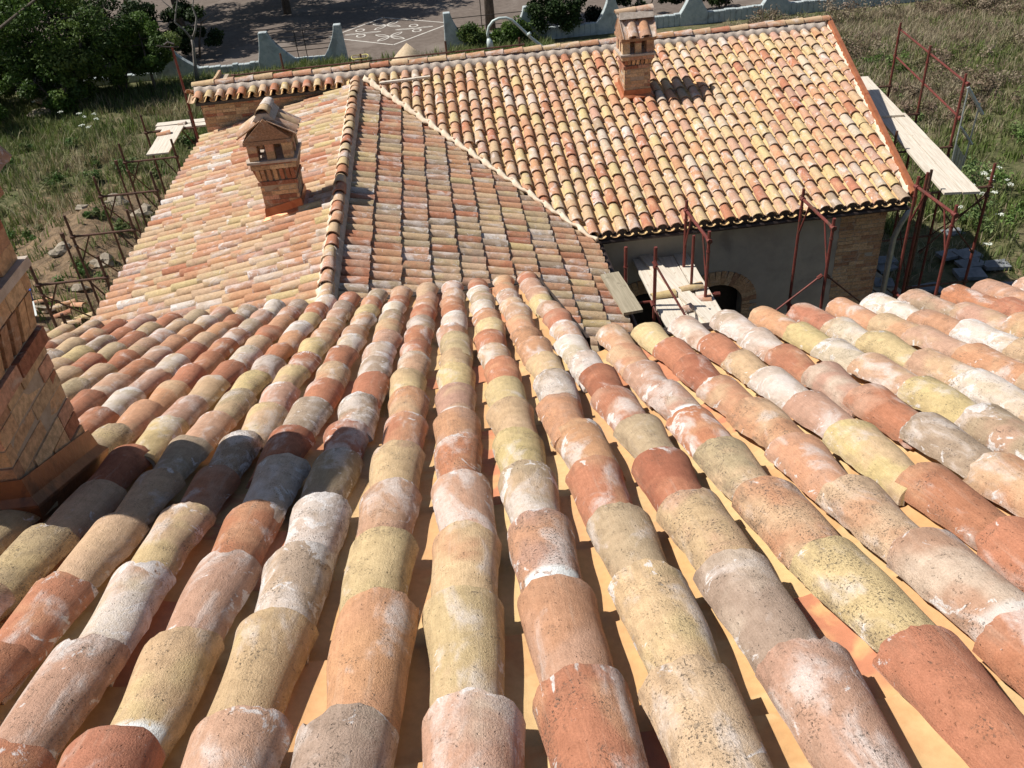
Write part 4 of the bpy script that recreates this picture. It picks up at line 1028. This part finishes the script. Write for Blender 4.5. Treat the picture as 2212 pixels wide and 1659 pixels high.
def tree(name,loc,height,crown,n,size,label,cols=GREEN,tr=.14,stems=1,group=None,lean=0,density=26):
    t=thing(name,loc,label,'tree',group); x,y,z=loc; cz=z+height-crown[2]*.9
    b=MB()
    for s in range(stems):
        a=2*math.pi*s/stems+.5; sp=.35 if stems>1 else .0
        tip=(x+math.cos(a)*crown[0]*sp*1.3,y+math.sin(a)*crown[1]*sp,cz+crown[2]*.3)
        mid=(x+math.cos(a)*crown[0]*sp*.5,y+math.sin(a)*crown[1]*sp*.4,z+(cz-z)*.5)
        b.tube([(x,y,z-.2),mid,tip],[tr,tr*.75,tr*.3],8)
        for q in range(5):
            aa=random.uniform(0,6.28); f=random.uniform(.45,1); bs=[mid[i]+(tip[i]-mid[i])*f for i in range(3)]
            b.tube([bs,(bs[0]+math.cos(aa)*crown[0]*.6,bs[1]+math.sin(aa)*crown[1]*.6,bs[2]+crown[2]*random.uniform(.0,.5))],[tr*.35,tr*.1],6)
    b.build('trunk',M['bark'],t,True)
    cs=[]
    for _ in range(density):
        d=np.array([random.gauss(0,1) for _ in range(3)]); d/=np.linalg.norm(d); k=random.uniform(.35,1)**.6
        cs.append((x+d[0]*crown[0]*k,y+d[1]*crown[1]*k,cz+d[2]*crown[2]*k,min(crown)*random.uniform(.20,.42)))
    leaf_cloud('crown',cs,n,size,cols,t)
    return t
random.seed(5)
tree('broadleaf_tree',(-14.6,37.6,GZ),4.6,(2.6,2.0,2.2),22000,.075,'large bushy dark green tree at the top left in front of the wall',stems=3,tr=.10,density=60)
tree('broadleaf_tree',(-11.6,37.9,GZ),3.0,(1.35,1.2,1.15),9000,.07,'smaller rounded green tree beside the left end of the low wall',tr=.07,density=26)
tree('broadleaf_tree',(-18.2,38.2,GZ),5.2,(2.6,2.0,2.4),15000,.08,'bushy tree cut by the top left corner of the photo',stems=2,density=50)
for x,y,h,cr in ((-13.0,38.3,2.4,(1.7,1.0,1.15)),(-16.6,38.2,2.8,(1.9,1.1,1.3)),(-14.9,36.3,2.0,(1.5,1.0,.95)),(-20.5,36.5,3.5,(2.0,1.6,1.6))):
    tree('bush',(x,y,GZ),h,cr,8000,.07,'green bush filling the space under the trees at the top left',tr=.05,stems=2,density=34,group='bushes under the top left trees')
tree('broadleaf_tree',(-17.6,34.6,GZ),2.4,(1.5,1.3,1.1),7000,.06,'low light green bush at the left edge under the corner tree',[(.09,.15,.03),(.07,.12,.02)],.05,3)
# trees over the road beyond the wall, their crowns shade it
TG2='tall trees beyond the boundary wall'
for i,(x,y,h,cr) in enumerate(((-17,46,8.5,(4.2,3.0,2.6)),(-12.5,48.0,9.0,(5.2,3.0,2.6)),(-9.5,55,9.5,(4.6,3.5,2.8)),(-20,42.6,7.0,(3.2,1.8,2.4)),(-3.5,57,9,(4.2,3,2.6)),(-7.5,50.5,9.3,(4.2,3.4,2.6)),(-16,52,9.5,(5,3.4,2.6)),(-25,47,9,(5,3,2.6)))):
    tree('broadleaf_tree',(x,y,GZ),h,cr,9000,.16,'tall broadleaf tree beyond the boundary wall shading the road on the left',group=TG2,tr=.22,density=45)
tree('broadleaf_tree',(2.75,42.6,GZ),7.5,(2.6,2.2,2.0),7000,.13,'straight dark trunk standing behind the wall above the grey lamp',tr=.24,density=30)
BG='dark bushes behind the right part of the wall'
for i,(x,y,h,cr) in enumerate(((6.2,41.4,2.6,(1.7,1.0,1.3)),(9.8,41.6,2.4,(1.9,1.0,1.2)),(13.4,41.6,2.3,(1.9,1.0,1.1)),(17.2,41.6,2.2,(1.9,1.0,1.1)),(21.,41.8,2.4,(2.2,1.1,1.2)),(25.5,41.8,2.4,(2.4,1.1,1.2)))):
    tree('bush',(x,y,GZ),h,cr,5200,.085,'shade-darkened bush behind the pillared wall beyond the far roof',[(.018,.036,.008),(.03,.05,.012),(.012,.022,.008)],.06,2,BG,density=26)  # leaf colours darkened to carry the shade behind the wall
def vine(label,cs,n,cols=GREEN,size=.07):
    o=leaf_cloud('vine',cs,n,size,cols,None,1.,.2,.2); return meta(o,label,'climbing plant')
vine('leafy vine growing over the low wall around the grey lamp',[(1.9+random.uniform(-.6,2.6),39.45+random.uniform(-.3,.3),GZ+random.uniform(.2,.9),random.uniform(.22,.40)) for _ in range(26)],7000)
vine('dark vine hanging over the pillared wall left of the far chimney',[(5.2+random.uniform(-.9,1.2),39.6,GZ+random.uniform(.6,1.5),random.uniform(.25,.45)) for _ in range(18)],5000,[(.025,.05,.012),(.04,.07,.018)])
# bare tree
BT=thing('bare_tree',(-10.05,38.9,GZ),'thin leafless forked tree in front of the left wall','tree')
b=MB(); b.tube([(-10.1,38.9,GZ-.1),(-10.02,38.9,-9.3),(-9.88,38.9,-8.6),(-9.86,38.9,-8.3)],[.11,.07,.06,.06],8)
b.build('trunk',M['barepale'],BT,True)
b=MB(); b.tube([(-9.86,38.9,-8.35),(-10.06,38.9,-7.93),(-10.35,38.9,-7.6),(-10.2,38.9,-7.2),(-10.0,38.9,-6.75),(-10.1,38.9,-6.4)],[.05,.042,.035,.03,.022,.012],7); b.tube([(-10.2,38.9,-7.2),(-10.55,38.95,-6.85),(-10.8,38.95,-6.5)],[.022,.016,.008],6)
b.build('branch',M['barepale'],BT,True)
b=MB(); b.tube([(-9.86,38.9,-8.35),(-9.62,38.9,-7.95),(-9.45,38.9,-7.5),(-9.50,38.9,-7.1),(-9.33,38.9,-6.7),(-9.2,38.9,-6.2)],[.05,.045,.035,.03,.022,.01],7); b.tube([(-9.5,38.9,-7.1),(-9.75,38.9,-6.7),(-9.8,38.9,-6.4)],[.02,.014,.008],6)
b.build('branch',M['barepale'],BT,True)
b=MB(); b.tube([(-13.2,36.2,-5.2),(-16.4,35.4,-6.9)],[.03,.06],7); o=b.build('branch',M['bark']); meta(o,'bare slanting branch crossing the top left corner in front of the foliage','branch')
# grass: stuff
def grass(name,label,n,area,hmin,hmax,cols,mask,wd=.012,lean=.45):
    (xa,xb),(ya,yb)=area; m=int(n*3); x=rng.uniform(xa,xb,m); y=rng.uniform(ya,yb,m)
    k=mask(x,y); keep=rng.random(m)<k; x=x[keep][:n];y=y[keep][:n]; n=len(x)
    z=GZ+ground_h(x,y)-.03
    P=np.stack([x,y,z],1); nb=7
    P=np.repeat(P,nb,0)+np.concatenate([rng.normal(0,.07,(n*nb,2)),np.zeros((n*nb,1))],1)
    N=len(P); h=rng.uniform(hmin,hmax,N)*np.repeat(rng.uniform(.6,1.25,n),nb); a=rng.uniform(0,2*np.pi,N); ln=rng.normal(0,lean,N)*h
    dirv=np.stack([np.cos(a),np.sin(a),np.zeros(N)],1); sd=np.stack([-np.sin(a),np.cos(a),np.zeros(N)],1)*(wd*rng.uniform(.7,1.5,N))[:,None]
    mid=P+dirv*(ln*.35)[:,None]+np.stack([0*h,0*h,h*.6],1); tip=P+dirv*ln[:,None]+np.stack([0*h,0*h,h],1)
    V=np.stack([P-sd,P+sd,mid+sd*.8,tip,mid-sd*.8],1)
    # two faces: quad + tri -> use quads (degenerate-free): (0,1,2,4) and (4,2,3,3)->tri; store as tris
    V=V.reshape(-1,3); b0=np.arange(N)*5
    F=np.concatenate([np.stack([b0,b0+1,b0+2],1),np.stack([b0,b0+2,b0+4],1),np.stack([b0+4,b0+2,b0+3],1)])
    ci=np.array(cols)[rng.integers(0,len(cols),n)]; c=np.repeat(ci,nb,0)*rng.uniform(.75,1.25,(N,1))
    o=raw_mesh(name,V,F,M['leaf'],None,{'tcol':('FLOAT_COLOR',np.repeat(c,5,0))}); return meta(o,label,'grass',None,'stuff')
def smooth_n(x,y,s,ph): return .5+.5*np.sin(x*s+ph+1.7*np.sin(y*s*.7+ph))*np.cos(y*s*1.1+ph*2+1.3*np.sin(x*s*.6))
dm_=lambda x,y:np.clip(1-.85*dirtmap(x,y),0.15,1)
GL=[(.15,.20,.05),(.11,.165,.035),(.21,.23,.09),(.18,.19,.08)]
DL=[(.36,.30,.17),(.27,.22,.12),(.20,.155,.09),(.44,.38,.24)]
grass('grass','green grass and weeds of the left field',13000,((-24,-5.2),(12,39.4)),.12,.42,GL,lambda x,y:dm_(x,y)*(.25+.75*smooth_n(x,y,.55,0)))
grass('dry_grass','dry straw-coloured weeds of the left field',5200,((-24,-5.2),(12,38)),.12,.5,DL,lambda x,y:dm_(x,y)*smooth_n(x,y,.7,2.)**2,.009,.6)
grass('grass','green weeds of the right field',14000,((7.9,27),(13,39.4)),.12,.36,GL,lambda x,y:(.15+.85*smooth_n(x,y,.5,1.1)**1.5)*np.where((x>8.6+.15*(y-12))&~((x<12)&(y<18.5)),1,0)*dm_(x,y)*np.clip(1.25-(y-22)/14,.15,1))
grass('dry_grass','brown dry weeds of the right field',15000,((7.9,27),(16,38.6)),.12,.38,[(.30,.235,.16),(.34,.28,.18),(.22,.17,.12),(.42,.37,.24)],lambda x,y:(.05+.95*smooth_n(x,y,.6,4)**1.6)*np.where(x>8.6+.15*(y-12),1,0)*np.clip((y-20)/9,.12,1),.009,.75)
grass('grass','grass strip along the driveway behind the ridge',2600,((-6,5),(35.5,39.6)),.15,.45,GL,lambda x,y:np.where((x<-3.9)|(x>.7),1.,.12))
# shrubby weeds
random.seed(12)
for i,(x,y,h,cr) in enumerate(((-13.5,42.2,3.0,(2.0,1.2,1.4)),(-16.8,42.4,3.4,(2.4,1.3,1.6)),(-10.8,42.9,2.2,(1.3,.9,1.0)))):
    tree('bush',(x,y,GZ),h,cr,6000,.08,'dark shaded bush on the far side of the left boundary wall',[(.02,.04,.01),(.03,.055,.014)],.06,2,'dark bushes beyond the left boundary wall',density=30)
WG='bushy green weeds in the right field'
for i in range(30):
    x=random.uniform(12.0,21); y=random.uniform(17.0,32); s=random.uniform(.35,.9)
    cs=[(x+random.gauss(0,s*.5),y+random.gauss(0,s*.5),GZ+s*random.uniform(.25,.7),s*.35) for _ in range(7)]
    o=leaf_cloud('weed_bush',cs,700,.05,[(.13,.21,.05),(.17,.23,.08),(.10,.16,.05)],None,.9,.4,.1); meta(o,'feathery green weed bush in the right field beyond the scaffold','bush',WG)
WH='brown dried shrubs in the far part of the right field'
for i in range(44):
    x=random.uniform(12.5,27); y=random.uniform(25,37.8); s=random.uniform(.5,1.2)
    cs=[(x+random.gauss(0,s*.6),y+random.gauss(0,s*.5),GZ+s*random.uniform(.25,.7),s*.38) for _ in range(8)]
    o=leaf_cloud('dry_shrub',cs,1000,.05,[(.25,.18,.13),(.20,.15,.10),(.30,.24,.17),(.16,.15,.07)],None,.9,.5,.1); meta(o,'brown dried shrub among the weeds of the upper right field','bush',WH)
WB='dark leafy weeds beside the left scaffold'
for i in range(30):
    x=random.uniform(-17,-8.2); y=random.uniform(15,32); s=random.uniform(.3,.6)
    cs=[(x+random.gauss(0,s*.5),y+random.gauss(0,s*.5),GZ+float(ground_h(np.array(x),np.array(y)))+s*random.uniform(.2,.6),s*.35) for _ in range(6)]
    o=leaf_cloud('weed_bush',cs,600,.045,[(.08,.15,.035),(.11,.17,.05),(.14,.16,.06)],None,.9,.4,.1); meta(o,'low leafy weed clump in the left field','bush',WB)
# white umbel flowers
def umbel(x,y,h,r,label,group,proto=[None,None]):
    t=thing('wild_carrot',(x,y,GZ+float(ground_h(np.array(x),np.array(y)))),label,'flower',group); z=ORG[t.name][2]
    lx,ly=random.gauss(0,.06),random.gauss(0,.06)
    MB().tube([(x,y,z-.05),(x+lx,y+ly,z+h)],.008,5).build('stem',M['bark'] if 0 else M['leafplain'],t)
    b=MB()
    for _ in range(16):
        a=random.uniform(0,6.28); k=r*math.sqrt(random.random()); cx_,cy_=x+lx+k*math.cos(a),y+ly+k*math.sin(a); s=r*.26
        b.box((cx_,cy_,z+h+.02+random.gauss(0,.008)-k*.15),(s,s,.014),Matrix.Rotation(random.uniform(0,1.5),3,'Z'),.004)
    b.build('umbel',M['flower'],t)
M['leafplain']=mat_noise('green_stem',(.08,.12,.04),(.11,.15,.05),6,.8,0,0)
for x,y in ((13.94,20.25),(13.45,20.1),(13.58,19.9),(13.9,19.33),(13.75,19.1),(12.75,18.6),(13.26,18.75),(11.95,18.2),(12.53,17.48),(11.7,16.4),(12.5,18.95),(14.2,20.2),(13.63,19.8),(13.45,19.6),(11.6,16.55),(12.9,19.2),(13.1,18.9),(13.0,20.4)):
    umbel(x+random.gauss(0,.05),y+random.gauss(0,.05),.6,random.uniform(.05,.085),'white wild carrot flower head in the right field near the scaffold corner','white flowers in the right field')
for x,y in ((-13.2,33.5),(-12.9,33.0),(-12.56,33.0),(-12.77,32.2),(-12.45,31.8),(-12.4,32.45),(-14.07,34.15),(-15.9,36.3)):
    umbel(x,y,.6,random.uniform(.09,.12),'white flower head in the grass of the left field','white flowers in the left field')
